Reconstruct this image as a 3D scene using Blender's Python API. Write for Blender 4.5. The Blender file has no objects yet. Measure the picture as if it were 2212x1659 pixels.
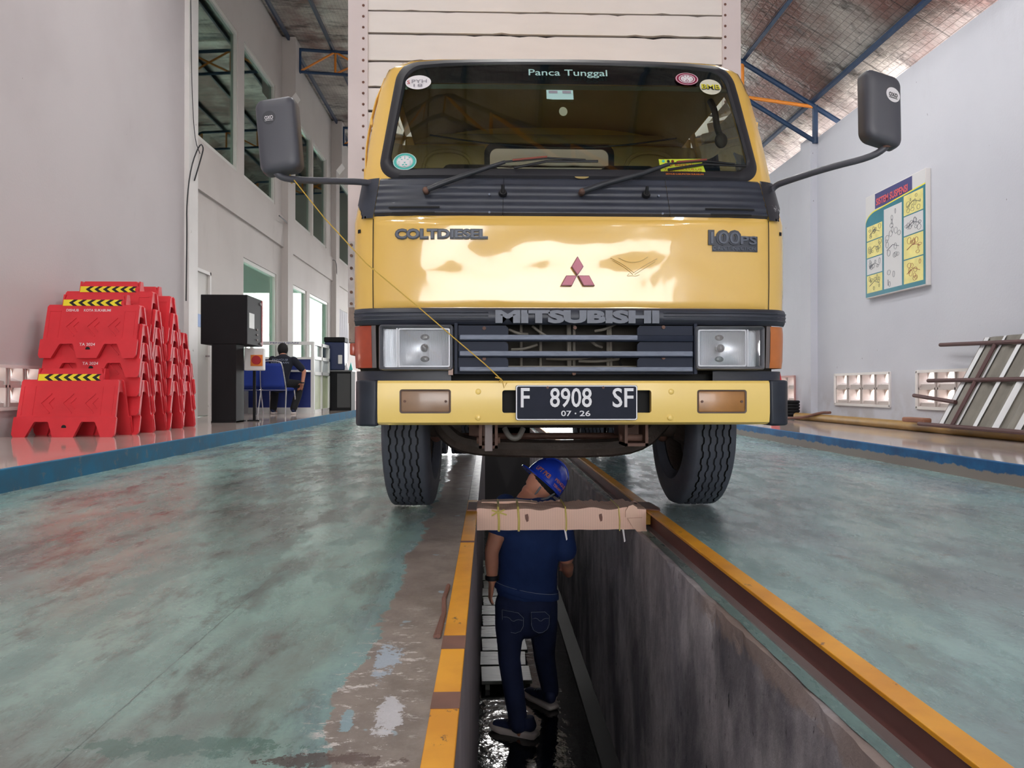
import bpy, bmesh, math, random
from mathutils import Vector, Matrix, Quaternion, noise
random.seed(7)
PI = math.pi
sc = bpy.context.scene
COL = sc.collection
# ---------------------------------------------------------------- camera, world, light, exposure
FPX = 1660.0; H0 = 0.585; YAW = math.atan(51/FPX); PIT = math.atan(8.5/FPX)
cd = bpy.data.cameras.new('camera'); cam = bpy.data.objects.new('camera', cd); COL.objects.link(cam)
cd.sensor_width = 36; cd.lens = 36*FPX/2212; cd.clip_start = .02; cd.clip_end = 400
cam.location = (0, 0, H0); cam.rotation_euler = (PI/2+PIT, 0, -YAW); sc.camera = cam
w = bpy.data.worlds.new('world'); sc.world = w; w.use_nodes = True
nt = w.node_tree; bg = nt.nodes['Background']
tc = nt.nodes.new('ShaderNodeTexCoord'); sx = nt.nodes.new('ShaderNodeSeparateXYZ'); cr = nt.nodes.new('ShaderNodeValToRGB')
nt.links.new(tc.outputs['Generated'], sx.inputs[0]); nt.links.new(sx.outputs['Z'], cr.inputs[0]); nt.links.new(cr.outputs[0], bg.inputs[0])
cr.color_ramp.elements[0].position = 0.0; cr.color_ramp.elements[0].color = (1, .99, .99, 1)
cr.color_ramp.elements[1].position = 0.9; cr.color_ramp.elements[1].color = (.86, .90, 1, 1)
bg.inputs[1].default_value = 6.0
sd = bpy.data.lights.new('sun', 'SUN'); sun = bpy.data.objects.new('sun', sd); COL.objects.link(sun)
sd.energy = 6.0; sd.angle = math.radians(8); sd.color = (1, .97, .92)
sun.rotation_euler = (0, math.radians(32), math.radians(25))
sc.view_settings.view_transform = 'Standard'; sc.view_settings.look = 'None'; sc.view_settings.gamma = 1
sc.view_settings.use_curve_mapping = False
sc.view_settings.exposure = 0.78
from mathutils import Euler
_R = Euler((PI/2+PIT, 0, -YAW)).to_matrix()
def W(px, py, Y):
    """point of the depth plane Y that the photograph shows at pixel px, py"""
    d = _R @ Vector(((px-1106)/FPX, (829.5-py)/FPX, -1)); k = Y/d.y
    return Vector((d.x*k, Y, H0+d.z*k))
# ---------------------------------------------------------------- materials
def lin(c):
    c = c/255
    return c/12.92 if c <= .04045 else ((c+.055)/1.055)**2.4
def rgb(c): return (lin(c[0]), lin(c[1]), lin(c[2]), 1)
_M = {}
def mat(name, c, rough=.5, metal=0, spec=.5, var=0, vs=4, dirt=None, bump=0, bs=40, coat=0, stretch=(1,1,1), alpha=1, sub=0):
    if name in _M: return _M[name]
    m = bpy.data.materials.new(name); m.use_nodes = True; n = m.node_tree; N = n.nodes; Lk = n.links.new
    p = N['Principled BSDF']; p.inputs['Roughness'].default_value = rough; p.inputs['Metallic'].default_value = metal
    p.inputs['Specular IOR Level'].default_value = spec; p.inputs['Coat Weight'].default_value = coat
    p.inputs['Coat Roughness'].default_value = .08
    p.inputs['Base Color'].default_value = rgb(c)
    if sub: p.inputs['Subsurface Weight'].default_value = sub; p.inputs['Subsurface Scale'].default_value = .02
    if var or dirt or bump:
        t = N.new('ShaderNodeTexCoord'); mp = N.new('ShaderNodeMapping'); mp.inputs['Scale'].default_value = stretch
        Lk(t.outputs['Object'], mp.inputs[0])
    out = None
    if var:
        nz = N.new('ShaderNodeTexNoise'); nz.inputs['Scale'].default_value = vs; nz.inputs['Detail'].default_value = 6; Lk(mp.outputs[0], nz.inputs['Vector'])
        mr = N.new('ShaderNodeMapRange'); mr.inputs[1].default_value = .3; mr.inputs[2].default_value = .7
        mr.inputs[3].default_value = 1-var; mr.inputs[4].default_value = 1+var; Lk(nz.outputs[0], mr.inputs[0])
        hs = N.new('ShaderNodeHueSaturation'); hs.inputs['Color'].default_value = rgb(c); Lk(mr.outputs[0], hs.inputs['Value'])
        out = hs.outputs[0]
    if dirt:   # (colour, threshold, scale)
        nz = N.new('ShaderNodeTexNoise'); nz.inputs['Scale'].default_value = dirt[2]; nz.inputs['Detail'].default_value = 8; nz.inputs['Roughness'].default_value = .65
        Lk(mp.outputs[0], nz.inputs['Vector'])
        mr = N.new('ShaderNodeMapRange'); mr.inputs[1].default_value = dirt[1]; mr.inputs[2].default_value = dirt[1]+.06; Lk(nz.outputs[0], mr.inputs[0])
        mx = N.new('ShaderNodeMixRGB'); mx.inputs[1].default_value = rgb(c); mx.inputs[2].default_value = rgb(dirt[0]); Lk(mr.outputs[0], mx.inputs[0])
        if out: Lk(out, mx.inputs[1])
        out = mx.outputs[0]
    if out: Lk(out, p.inputs['Base Color'])
    if bump:
        nz = N.new('ShaderNodeTexNoise'); nz.inputs['Scale'].default_value = bs; nz.inputs['Detail'].default_value = 4; Lk(mp.outputs[0], nz.inputs['Vector'])
        b = N.new('ShaderNodeBump'); b.inputs['Strength'].default_value = bump; b.inputs['Distance'].default_value = .02
        Lk(nz.outputs[0], b.inputs['Height']); Lk(b.outputs[0], p.inputs['Normal'])
    m.use_backface_culling = False
    _M[name] = m; return m
def glass(name, tint, rough=.02, lo=.06, hi=.9, gl=(1,1,1)):
    if name in _M: return _M[name]
    m = bpy.data.materials.new(name); m.use_nodes = True; n = m.node_tree; N = n.nodes; L = n.links.new
    N.remove(N['Principled BSDF']); o = N['Material Output']
    tr = N.new('ShaderNodeBsdfTransparent'); tr.inputs[0].default_value = (*tint, 1)
    g = N.new('ShaderNodeBsdfGlossy'); g.inputs['Roughness'].default_value = rough; g.inputs[0].default_value = (*gl, 1)
    lw = N.new('ShaderNodeFresnel'); lw.inputs[0].default_value = 1.5
    mr = N.new('ShaderNodeMapRange'); mr.inputs[1].default_value = .04; mr.inputs[2].default_value = 1; mr.inputs[3].default_value = lo; mr.inputs[4].default_value = hi
    L(lw.outputs[0], mr.inputs[0])
    mx = N.new('ShaderNodeMixShader'); L(mr.outputs[0], mx.inputs[0]); L(tr.outputs[0], mx.inputs[1]); L(g.outputs[0], mx.inputs[2]); L(mx.outputs[0], o.inputs[0])
    _M[name] = m; return m
# node helper for hand made graphs
class NG:
    def __init__(s, name, rough=.5, metal=0, spec=.5):
        s.m = bpy.data.materials.new(name); s.m.use_nodes = True; s.t = s.m.node_tree; s.N = s.t.nodes; s.p = s.N['Principled BSDF']
        s.p.inputs['Roughness'].default_value = rough; s.p.inputs['Metallic'].default_value = metal; s.p.inputs['Specular IOR Level'].default_value = spec
        s.tc = s.N.new('ShaderNodeTexCoord').outputs['Object']; _M[name] = s.m
        x = s.N.new('ShaderNodeSeparateXYZ'); s.l(s.tc, x.inputs[0]); s.X, s.Y, s.Z = x.outputs
    def l(s, a, b): s.t.links.new(a, b)
    def inp(s, sock, v):
        if hasattr(v, 'default_value') or isinstance(v, bpy.types.NodeSocket): s.l(v, sock)
        else: sock.default_value = v
    def noise(s, scale, detail=6, rough=.55, stretch=(1,1,1), off=(0,0,0)):
        mp = s.N.new('ShaderNodeMapping'); mp.inputs['Scale'].default_value = stretch; mp.inputs['Location'].default_value = off; s.l(s.tc, mp.inputs[0])
        n = s.N.new('ShaderNodeTexNoise'); n.inputs['Scale'].default_value = scale; n.inputs['Detail'].default_value = detail; n.inputs['Roughness'].default_value = rough
        s.l(mp.outputs[0], n.inputs['Vector']); return n.outputs[0]
    def math(s, op, a, b=0.0, c=0.0):
        n = s.N.new('ShaderNodeMath'); n.operation = op; s.inp(n.inputs[0], a); s.inp(n.inputs[1], b); s.inp(n.inputs[2], c); return n.outputs[0]
    def ramp(s, v, a, b, lo=0.0, hi=1.0):
        n = s.N.new('ShaderNodeMapRange'); s.inp(n.inputs[0], v); n.inputs[1].default_value = a; n.inputs[2].default_value = b; n.inputs[3].default_value = lo; n.inputs[4].default_value = hi
        n.interpolation_type = 'SMOOTHSTEP'; return n.outputs[0]
    def mix(s, f, a, b):
        n = s.N.new('ShaderNodeMixRGB'); s.inp(n.inputs[0], f)
        for k, v in ((1, a), (2, b)):
            if isinstance(v, tuple): n.inputs[k].default_value = rgb(v)
            else: s.l(v, n.inputs[k])
        return n.outputs[0]
    def col(s, c): s.l(c, s.p.inputs['Base Color'])
    def bump(s, h, st=.3, d=.02):
        b = s.N.new('ShaderNodeBump'); b.inputs['Strength'].default_value = st; b.inputs['Distance'].default_value = d; s.l(h, b.inputs['Height']); s.l(b.outputs[0], s.p.inputs['Normal'])
# ---------------------------------------------------------------- object helpers
def tag(o, label=None, cat=None, group=None, kind=None):
    if label: o['label'] = label
    if cat: o['category'] = cat
    if group: o['group'] = group
    if kind: o['kind'] = kind
    return o
def thing(name, label, cat, loc=(0,0,0), rz=0, group=None):
    o = bpy.data.objects.new(name, None); COL.objects.link(o); o.location = loc; o.rotation_euler = (0, 0, rz)
    o.empty_display_size = .1
    return tag(o, label, cat, group)
def copy_tree(o, parent=None):
    c = o.copy(); COL.objects.link(c)
    if parent: c.parent = parent
    for ch in list(o.children): copy_tree(ch, c)
    return c
class MB:
    def __init__(s): s.bm = bmesh.new()
    def add(s, vs, fs): s.vadd(vs, fs); return s
    def vadd(s, vs, fs):
        v = [s.bm.verts.new(p) for p in vs]
        for f in fs:
            try: s.bm.faces.new([v[i] for i in f])
            except ValueError: pass
        return v
    def box(s, c, d, rot=None, bev=0, seg=2):
        b = bmesh.new(); bmesh.ops.create_cube(b, size=1)
        for v in b.verts: v.co = Vector((v.co.x*d[0], v.co.y*d[1], v.co.z*d[2]))
        if bev: bmesh.ops.bevel(b, geom=b.edges[:], offset=min(bev, min(d)*.49), segments=seg, affect='EDGES', profile=.5)
        M = Matrix.Translation(c)
        if rot is not None: M = M @ (rot.to_4x4() if isinstance(rot, Matrix) else Matrix.Rotation(rot[0], 4, rot[1]))
        bmesh.ops.transform(b, matrix=M, verts=b.verts[:])
        me = bpy.data.meshes.new('t'); b.to_mesh(me); b.free(); s.bm.from_mesh(me); bpy.data.meshes.remove(me); return s
    def bb(s, x0, x1, y0, y1, z0, z1, bev=0, seg=2):
        return s.box(((x0+x1)/2, (y0+y1)/2, (z0+z1)/2), (abs(x1-x0), abs(y1-y0), abs(z1-z0)), bev=bev, seg=seg)
    def cyl(s, a, b, r0, r1=None, n=16, cap=True):
        a, b = Vector(a), Vector(b); r1 = r0 if r1 is None else r1
        d = (b-a).normalized(); u = d.orthogonal().normalized(); v = d.cross(u)
        ps = [a+(u*math.cos(2*PI*i/n)+v*math.sin(2*PI*i/n))*r0 for i in range(n)]+[b+(u*math.cos(2*PI*i/n)+v*math.sin(2*PI*i/n))*r1 for i in range(n)]
        fs = [(i, (i+1) % n, n+(i+1) % n, n+i) for i in range(n)]
        if cap: fs += [tuple(range(n))[::-1], tuple(range(n, 2*n))]
        s.add(ps, fs); return s
    def tube(s, pts, r, n=10, smooth=0, closed=False):
        P = [Vector(p) for p in pts]
        for _ in range(smooth):
            Q = [P[0]]
            for a, b in zip(P, P[1:]): Q += [a.lerp(b, .25), a.lerp(b, .75)]
            P = Q+[P[-1]]
        m = len(P); rs = r if isinstance(r, (list, tuple)) else [r]*m
        if len(rs) != m: rs = [rs[0]+(rs[-1]-rs[0])*i/(m-1) for i in range(m)]
        ring = []; u = None
        for i, p in enumerate(P):
            if closed: d = (P[(i+1) % m]-P[i-1]).normalized()
            else: d = (P[min(i+1, m-1)]-P[max(i-1, 0)]).normalized()
            u = (u-d*u.dot(d)).normalized() if u is not None and (u-d*u.dot(d)).length > 1e-4 else d.orthogonal().normalized()
            v = d.cross(u); ring.append([p+(u*math.cos(2*PI*k/n)+v*math.sin(2*PI*k/n))*rs[i] for k in range(n)])
        vs = [q for rg in ring for q in rg]; fs = []
        for i in range(m if closed else m-1):
            j = (i+1) % m
            for k in range(n): fs.append((i*n+k, i*n+(k+1) % n, j*n+(k+1) % n, j*n+k))
        if not closed: fs += [tuple(range(n))[::-1], tuple(range((m-1)*n, m*n))]
        s.add(vs, fs); return s
    def prism(s, pts, a, b, axis='y', shear=None):
        """2-d outline (u, v) extruded along an axis from a to b"""
        def P(u, v, k):
            q = {'y': (u, k, v), 'x': (k, u, v), 'z': (u, v, k)}[axis]
            return shear(Vector(q)) if shear else Vector(q)
        n = len(pts); vs = [P(u, v, a) for u, v in pts]+[P(u, v, b) for u, v in pts]
        s.add(vs, [tuple(range(n)), tuple(range(n, 2*n))[::-1]]+[(i, n+i, n+(i+1) % n, (i+1) % n) for i in range(n)]); return s
    def lathe(s, prof, c=(0,0,0), axis='z', n=32, f=None):
        """prof: (r, h) pairs"""
        vs = []; m = len(prof)
        for i in range(n):
            a = 2*PI*i/n
            for j, (r, h) in enumerate(prof):
                if f: r, h = f(a, j, r, h)
                p = {'z': (r*math.cos(a), r*math.sin(a), h), 'x': (h, r*math.cos(a), r*math.sin(a)), 'y': (r*math.cos(a), h, r*math.sin(a))}[axis]
                vs.append(Vector(p)+Vector(c))
        s.add(vs, [(i*m+j, ((i+1) % n)*m+j, ((i+1) % n)*m+j+1, i*m+j+1) for i in range(n) for j in range(m-1)]); return s
    def sph(s, c, r, sc3=(1,1,1), n=20, rot=None):
        b = bmesh.new(); bmesh.ops.create_uvsphere(b, u_segments=n, v_segments=n//2+1, radius=r)
        M = Matrix.Translation(c) @ (rot.to_4x4() if rot else Matrix()) @ Matrix.Diagonal((*sc3, 1)); bmesh.ops.transform(b, matrix=M, verts=b.verts[:])
        me = bpy.data.meshes.new('t'); b.to_mesh(me); b.free(); s.bm.from_mesh(me); bpy.data.meshes.remove(me); return s
    def quad(s, a, b, c, d): s.add([a, b, c, d], [(0, 1, 2, 3)]); return s
    def grid(s, f, nu, nv):
        s.add([f(i/(nu), j/(nv)) for j in range(nv+1) for i in range(nu+1)],
              [(j*(nu+1)+i, j*(nu+1)+i+1, (j+1)*(nu+1)+i+1, (j+1)*(nu+1)+i) for j in range(nv) for i in range(nu)]); return s
    def build(s, name, m, parent=None, smooth=None, weld=True, solid=0, fixn=True, **kw):
        if weld: bmesh.ops.remove_doubles(s.bm, verts=s.bm.verts[:], dist=1e-5)
        if fixn: bmesh.ops.recalc_face_normals(s.bm, faces=s.bm.faces[:])
        me = bpy.data.meshes.new(name); s.bm.to_mesh(me); s.bm.free()
        o = bpy.data.objects.new(name, me); COL.objects.link(o); me.materials.append(m)
        if smooth is not None:
            for p in me.polygons: p.use_smooth = True
            me.set_sharp_from_angle(angle=math.radians(smooth))
        if solid:
            md = o.modifiers.new('s', 'SOLIDIFY'); md.thickness = solid; md.offset = 0
        if parent: o.parent = parent
        tag(o, **kw); return o
def struct(name, mb, m, parent=None, **kw):
    o = mb.build(name, m, parent, **kw)
    if not parent: o['kind'] = 'structure'
    return o
_F = {}
def text_mesh(txt, wid, hei, depth=.004, off=0.0, shear=0):
    """mesh of the words in the xz plane, centred, facing -y, fitted to wid x hei"""
    k = (txt, wid, hei, depth, off, shear)
    if k in _F: return _F[k]
    cu = bpy.data.curves.new('t', 'FONT'); cu.body = txt; cu.extrude = depth/2; cu.offset = off; cu.shear = shear; cu.resolution_u = 3
    o = bpy.data.objects.new('t', cu); COL.objects.link(o); dg = bpy.context.evaluated_depsgraph_get()
    me = bpy.data.meshes.new_from_object(o.evaluated_get(dg)); bpy.data.objects.remove(o); bpy.data.curves.remove(cu)
    xs = [v.co.x for v in me.vertices]; ys = [v.co.y for v in me.vertices]
    cx, cy = (max(xs)+min(xs))/2, (max(ys)+min(ys))/2; fx = wid/(max(xs)-min(xs)); fy = hei/(max(ys)-min(ys))
    for v in me.vertices: v.co = Vector(((v.co.x-cx)*fx, -v.co.z, (v.co.y-cy)*fy))
    _F[k] = me; return me
def text(name, txt, wid, hei, m, loc, parent=None, rot=None, depth=.004, off=0.0, shear=0, deform=None):
    me = text_mesh(txt, wid, hei, depth, off, shear).copy(); me.materials.clear(); me.materials.append(m)
    if deform:
        for v in me.vertices: v.co = deform(v.co)
    o = bpy.data.objects.new(name, me); COL.objects.link(o); o.location = loc
    if rot: o.rotation_euler = rot
    if parent: o.parent = parent
    return o
def disc_pts(cx, cz, rx, rz, n=32): return [(cx+rx*math.cos(2*PI*i/n), cz+rz*math.sin(2*PI*i/n)) for i in range(n)]
def rrect(x0, x1, z0, z1, r, n=5):
    P = []
    for cx, cz, a in ((x1-r, z1-r, 0), (x0+r, z1-r, 90), (x0+r, z0+r, 180), (x1-r, z0+r, 270)):
        for i in range(n+1):
            t = math.radians(a+90*i/n); P.append((cx+r*math.cos(t), cz+r*math.sin(t)))
    return P
# capsule bodies fused by a voxel remesh
def limb(mb, pts, n=14):
    """pts: (position, half width, half depth, side vector)"""
    ps = [(Vector(p), a, b, Vector(sd)) for p, a, b, sd in pts]
    rings = []
    for i, (p, a, b, sd) in enumerate(ps):
        d = (ps[min(i+1, len(ps)-1)][0]-ps[max(i-1, 0)][0]).normalized()
        u = (sd-d*sd.dot(d)).normalized(); v = d.cross(u)
        rings.append([p+u*math.cos(2*PI*k/n)*a+v*math.sin(2*PI*k/n)*b for k in range(n)])
        M = Matrix((u, v, d)).transposed()
        if i in (0, len(ps)-1): mb.sph(p, 1, (a, b, min(a, b)), n=12, rot=M)
    m = len(ps); vs = [q for r in rings for q in r]
    fs = [(i*n+k, i*n+(k+1) % n, (i+1)*n+(k+1) % n, (i+1)*n+k) for i in range(m-1) for k in range(n)]
    fs += [tuple(range(n))[::-1], tuple(range((m-1)*n, m*n))]
    mb.add(vs, fs); return mb
def fuse(mb, name, m, parent, vox=.01, sm=4, cut=None, **kw):
    o = mb.build(name, m, weld=False, fixn=False)
    md = o.modifiers.new('r', 'REMESH'); md.mode = 'VOXEL'; md.voxel_size = vox
    if sm: ms = o.modifiers.new('k', 'SMOOTH'); ms.iterations = sm; ms.factor = .5
    dg = bpy.context.evaluated_depsgraph_get(); dg.update()
    me = bpy.data.meshes.new_from_object(o.evaluated_get(dg)); old = o.data; o.modifiers.clear(); o.data = me; bpy.data.meshes.remove(old)
    if cut:
        b = bmesh.new(); b.from_mesh(me); bmesh.ops.delete(b, geom=[v for v in b.verts if cut(v.co)], context='VERTS'); b.to_mesh(me); b.free()
    for p in me.polygons: p.use_smooth = True
    me.materials.clear(); me.materials.append(m); o.parent = parent; tag(o, **kw); return o
# ================================================================ MATERIALS OF THE PLACE
g = NG('painted floor', .3, 0, .5)
n1 = g.noise(1.3, 8, .62, (1, .55, 1)); n2 = g.noise(6, 9, .7, (1.4, .45, 1)); n3 = g.noise(34, 5, .7); nb = g.noise(2.6, 9, .72, off=(3, 1, 0)); nf = g.noise(120, 3, .7, (1, .3, 1))
teal = g.mix(g.ramp(n2, .36, .66), (156, 188, 180), (130, 156, 151))
teal = g.mix(g.math('MULTIPLY', g.ramp(n1, .42, .62), .72), teal, (116, 106, 103))
teal = g.mix(g.math('MULTIPLY', g.ramp(g.noise(3.6, 10, .75, (1.3, .4, 1), (9, 4, 0)), .50, .62), .62), teal, (92, 86, 82))
teal = g.mix(g.math('MULTIPLY', g.ramp(n3, .60, .72), .30), teal, (86, 96, 96))
conc = g.mix(g.ramp(g.noise(9, 8, .7), .35, .7), (146, 135, 128), (118, 107, 101))
conc = g.mix(g.math('MULTIPLY', g.ramp(g.noise(3, 6), .5, .7), .5), conc, (110, 100, 98))
edge = g.math('ADD', g.X, g.math('MULTIPLY', g.math('SUBTRACT', nb, .5), .26))
bare = g.math('MULTIPLY', g.ramp(edge, -.268, -.262), g.ramp(g.X, .3, .299))
blu = g.mix(g.math('MULTIPLY', g.ramp(edge, -.38, -.27), .35), teal, (124, 160, 172))
c = g.mix(bare, blu, conc)
# paint remains and white scrapes close to the edge of the paint
scr = g.math('MULTIPLY', g.ramp(g.noise(13, 10, .8, (1, 2.2, 1), (5, 2, 1)), .555, .575), g.math('MULTIPLY', g.ramp(edge, -.32, -.27), g.ramp(g.X, -.10, -.16)))
scr = g.math('MULTIPLY', scr, g.ramp(g.Y, 2.3, 1.5))
c = g.mix(g.math('MULTIPLY', scr, .9), c, (214, 208, 206))
pch = g.math('MULTIPLY', g.ramp(g.noise(5, 4, .6, (1, 1, 1), (1, 8, 3)), .63, .65), g.math('MULTIPLY', g.ramp(edge, -.3, -.26), g.ramp(g.X, .3, .299)))
c = g.mix(g.math('MULTIPLY', pch, .8), c, (158, 178, 192))
def blob(x0, y0, rx, ry, seed):
    a_ = g.math('POWER', g.math('DIVIDE', g.math('SUBTRACT', g.X, x0), rx), 2.0); b_ = g.math('POWER', g.math('DIVIDE', g.math('SUBTRACT', g.Y, y0), ry), 2.0)
    d_ = g.math('ADD', g.math('ADD', a_, b_), g.math('MULTIPLY', g.math('SUBTRACT', g.noise(22, 9, .75, (1, 1, 1), (seed, 0, 0)), .5), 9.0)); return g.ramp(d_, 1.05, .95)
c = g.mix(g.math('MULTIPLY', blob(-.2175, 1.66, .026, .10, 3), .85), c, (168, 184, 200))
c = g.mix(g.math('MULTIPLY', blob(-.18, 1.39, .022, .085, 5), .9), c, (200, 200, 206))
c = g.mix(g.math('MULTIPLY', blob(-.26, 1.22, .10, .02, 9), .8), c, (84, 62, 60))
c = g.mix(g.math('MULTIPLY', blob(-.25, 1.36, .012, .04, 7), .8), c, (140, 172, 184))
c = g.mix(g.math('MULTIPLY', blob(-.50, 1.27, .16, .035, 1), .6), c, (78, 112, 104))
# long hairline crack through the paint
ck = g.ramp(g.math('ABSOLUTE', g.math('ADD', g.math('ADD', g.X, .668), g.math('MULTIPLY', g.math('SUBTRACT', g.noise(12, 6, .7), .5), .012))), .0022, .0008)
c = g.mix(g.math('MULTIPLY', g.math('MULTIPLY', ck, g.ramp(g.Y, 3.2, 1.9)), .6), c, (70, 80, 80))
brn_ = g.math('MULTIPLY', g.ramp(g.noise(7, 10, .72, (1, .8, 1), (2, 7, 0)), .57, .66), .5)
c = g.mix(brn_, c, (108, 98, 92))
# fine scattered nicks
c = g.mix(g.math('MULTIPLY', g.ramp(nf, .70, .74), .45), c, (62, 66, 66))
g.col(c)
g.l(g.ramp(g.math('ADD', n2, g.math('MULTIPLY', bare, .25)), .35, .8, .17, .5), g.p.inputs['Roughness'])
g.bump(g.math('ADD', g.noise(60, 4), g.math('MULTIPLY', n2, .7)), .10, .01)
FLOORM = g.m
def wallmat(name, c, c2, stain):
    g = NG(name, .62, 0, .3)
    k = g.mix(g.ramp(g.noise(.55, 5, .5), .35, .7), c, c2)
    k = g.mix(g.math('MULTIPLY', g.ramp(g.noise(1.1, 9, .65, (1, 1, .35), (4, 0, 2)), .60, .78), .35), k, stain)
    low = g.math('MULTIPLY', g.ramp(g.Z, .9, .1), g.ramp(g.noise(2.2, 7), .42, .62))
    k = g.mix(g.math('MULTIPLY', low, .35), k, (150, 138, 128))
    k = g.mix(g.ramp(g.noise(26, 2, .4, (1, 1, .45)), .80, .82), k, (90, 85, 85))
    g.col(k); g.bump(g.noise(45, 4), .12, .01); return g.m
WL = wallmat('left plaster', (200, 193, 195), (190, 182, 184), (166, 156, 156))
WR = wallmat('right plaster', (204, 206, 215), (196, 198, 208), (182, 182, 190))
WO = wallmat('office plaster', (205, 197, 193), (196, 187, 183), (172, 162, 158))
WHITEP = mat('white paint', (226, 222, 220), .5, var=.04, vs=3, dirt=((150, 140, 132), .66, 6))
ALU = mat('pale window frame', (206, 204, 198), .4)
g = NG('glazed tiles', .08, 0, .55)
fx = g.math('FRACT', g.math('MULTIPLY', g.X, 2.5)); fy = g.math('FRACT', g.math('MULTIPLY', g.Y, 2.5))
gr = g.math('MAXIMUM', g.ramp(g.math('ABSOLUTE', g.math('SUBTRACT', fx, .5)), .488, .494), g.ramp(g.math('ABSOLUTE', g.math('SUBTRACT', fy, .5)), .488, .494))
k = g.mix(g.ramp(g.noise(2.5, 6), .35, .7), (202, 190, 184), (186, 172, 165))
g.col(g.mix(gr, k, (130, 118, 110))); TILE = g.m
g = NG('blue kerb paint', .6, 0, .3)
zz = g.math('ADD', g.Z, g.math('MULTIPLY', g.math('SUBTRACT', g.noise(6, 9, .7, (.3, 1, 1)), .5), .09))
k = g.mix(g.ramp(g.noise(5, 6), .35, .65), (30, 112, 172), (22, 88, 140))
k = g.mix(g.math('MULTIPLY', g.ramp(g.noise(2.2, 8), .55, .7), .5), k, (26, 66, 104))
RK = g.mix(g.ramp(zz, .074, .060), k, (150, 140, 134))
g.col(RK); KERBR = g.m
g = NG('blue kerb paint worn', .75, 0, .15)
k = g.mix(g.ramp(g.noise(5, 6), .35, .65), (52, 122, 162), (64, 112, 142))
k = g.mix(g.math('MULTIPLY', g.ramp(g.noise(9, 8, .7), .58, .66), .6), k, (120, 130, 134)); g.col(k); KERBL = g.m
g = NG('pit concrete', .55, 0, .4)
k = g.mix(g.ramp(g.noise(4, 9, .7, (1, 1, .5)), .32, .68), (222, 216, 220), (146, 142, 152))
k = g.mix(g.math('MULTIPLY', g.ramp(g.noise(2, 6, .6, (1, 1, .6), (7, 0, 0)), .46, .66), .7), k, (72, 70, 82))
k = g.mix(g.ramp(g.noise(30, 6, .7, (1, 1, .35)), .62, .68), k, (34, 34, 42))
k = g.mix(g.ramp(g.noise(40, 6, .7, (1, 1, .3), (3, 3, 3)), .66, .71), k, (206, 202, 204))
zc = g.math('ADD', g.Z, g.math('MULTIPLY', g.math('SUBTRACT', g.noise(7, 9, .75), .5), .20))
k = g.mix(g.math('MULTIPLY', g.ramp(zc, -.16, -.13), g.math('MULTIPLY', g.ramp(g.noise(1.6, 5, .5, (1, 1, 1), (0, 5, 0)), .48, .58), .8)), k, (168, 150, 142))
g.col(k); g.bump(g.noise(22, 9, .75), .7, .02); PITW = g.m
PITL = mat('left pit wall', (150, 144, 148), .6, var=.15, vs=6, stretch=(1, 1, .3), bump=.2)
WET = mat('wet black pit floor', (30, 31, 30), .08, var=.4, vs=6, bump=.25, bs=7)
g = NG('yellow rail paint', .42)
k = g.mix(g.ramp(g.noise(5, 6), .35, .65), (240, 170, 42), (222, 150, 34))
k = g.mix(g.ramp(g.noise(16, 9, .75, (1, .6, 1)), .61, .66), k, (124, 84, 52))
k = g.mix(g.ramp(g.noise(50, 4, .6), .76, .78), k, (235, 230, 225)); g.col(k); YEL = g.m
MAROON = mat('maroon steel', (112, 70, 66), .5, var=.18, vs=5, dirt=((160, 140, 134), .74, 26), stretch=(1, .5, 1))
RUST = mat('brown rusty steel', (120, 82, 70), .6, var=.2, vs=9)
GREYST = mat('grey steel', (142, 130, 130), .55, var=.1)
g = NG('foil insulation', .36, .55, .5)
gx = g.math('FRACT', g.math('MULTIPLY', g.X, 13)); gy = g.math('FRACT', g.math('MULTIPLY', g.Y, 13))
wire = g.math('MAXIMUM', g.ramp(g.math('ABSOLUTE', g.math('SUBTRACT', gx, .5)), .45, .485), g.ramp(g.math('ABSOLUTE', g.math('SUBTRACT', gy, .5)), .45, .485))
seam = g.ramp(g.math('ABSOLUTE', g.math('SUBTRACT', g.math('FRACT', g.math('MULTIPLY', g.Y, .83)), .5)), .488, .495)
k = g.mix(g.ramp(g.noise(.8, 7, .6), .35, .65), (206, 198, 190), (150, 138, 132))
k = g.mix(g.math('MULTIPLY', g.ramp(g.noise(.55, 6, .6, (1, 1, 1), (5, 3, 0)), .44, .60), .85), k, (118, 68, 58))
k = g.mix(g.math('MULTIPLY', g.ramp(g.noise(2.4, 10, .75, (.5, 1.4, 1), (1, 3, 0)), .48, .66), .85), k, (66, 58, 55))
k = g.mix(g.math('MULTIPLY', wire, .6), k, (52, 48, 48)); k = g.mix(g.math('MULTIPLY', seam, .7), k, (60, 56, 54))
g.col(k); g.bump(g.math('ADD', g.noise(14, 5), g.math('MULTIPLY', wire, -.4)), .5, .02); FOIL = g.m
BLUEST = mat('blue painted steel', (34, 62, 96), .42, var=.12, vs=6)
DKBLUE = mat('dark blue purlin paint', (40, 54, 78), .45)
ORST = mat('orange painted steel', (232, 142, 48), .45)
OUT = mat('outdoor paving', (176, 172, 164), .8, var=.08, vs=1)
ROOM = mat('office interior', (150, 164, 158), .7)
WINGL = glass('office glass', (.70, .80, .76), .01, .11, .85, (.80, .92, .86))
WOODG = mat('wet boards', (84, 88, 78), .25, var=.25, vs=10, stretch=(1, 6, 1))
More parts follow.
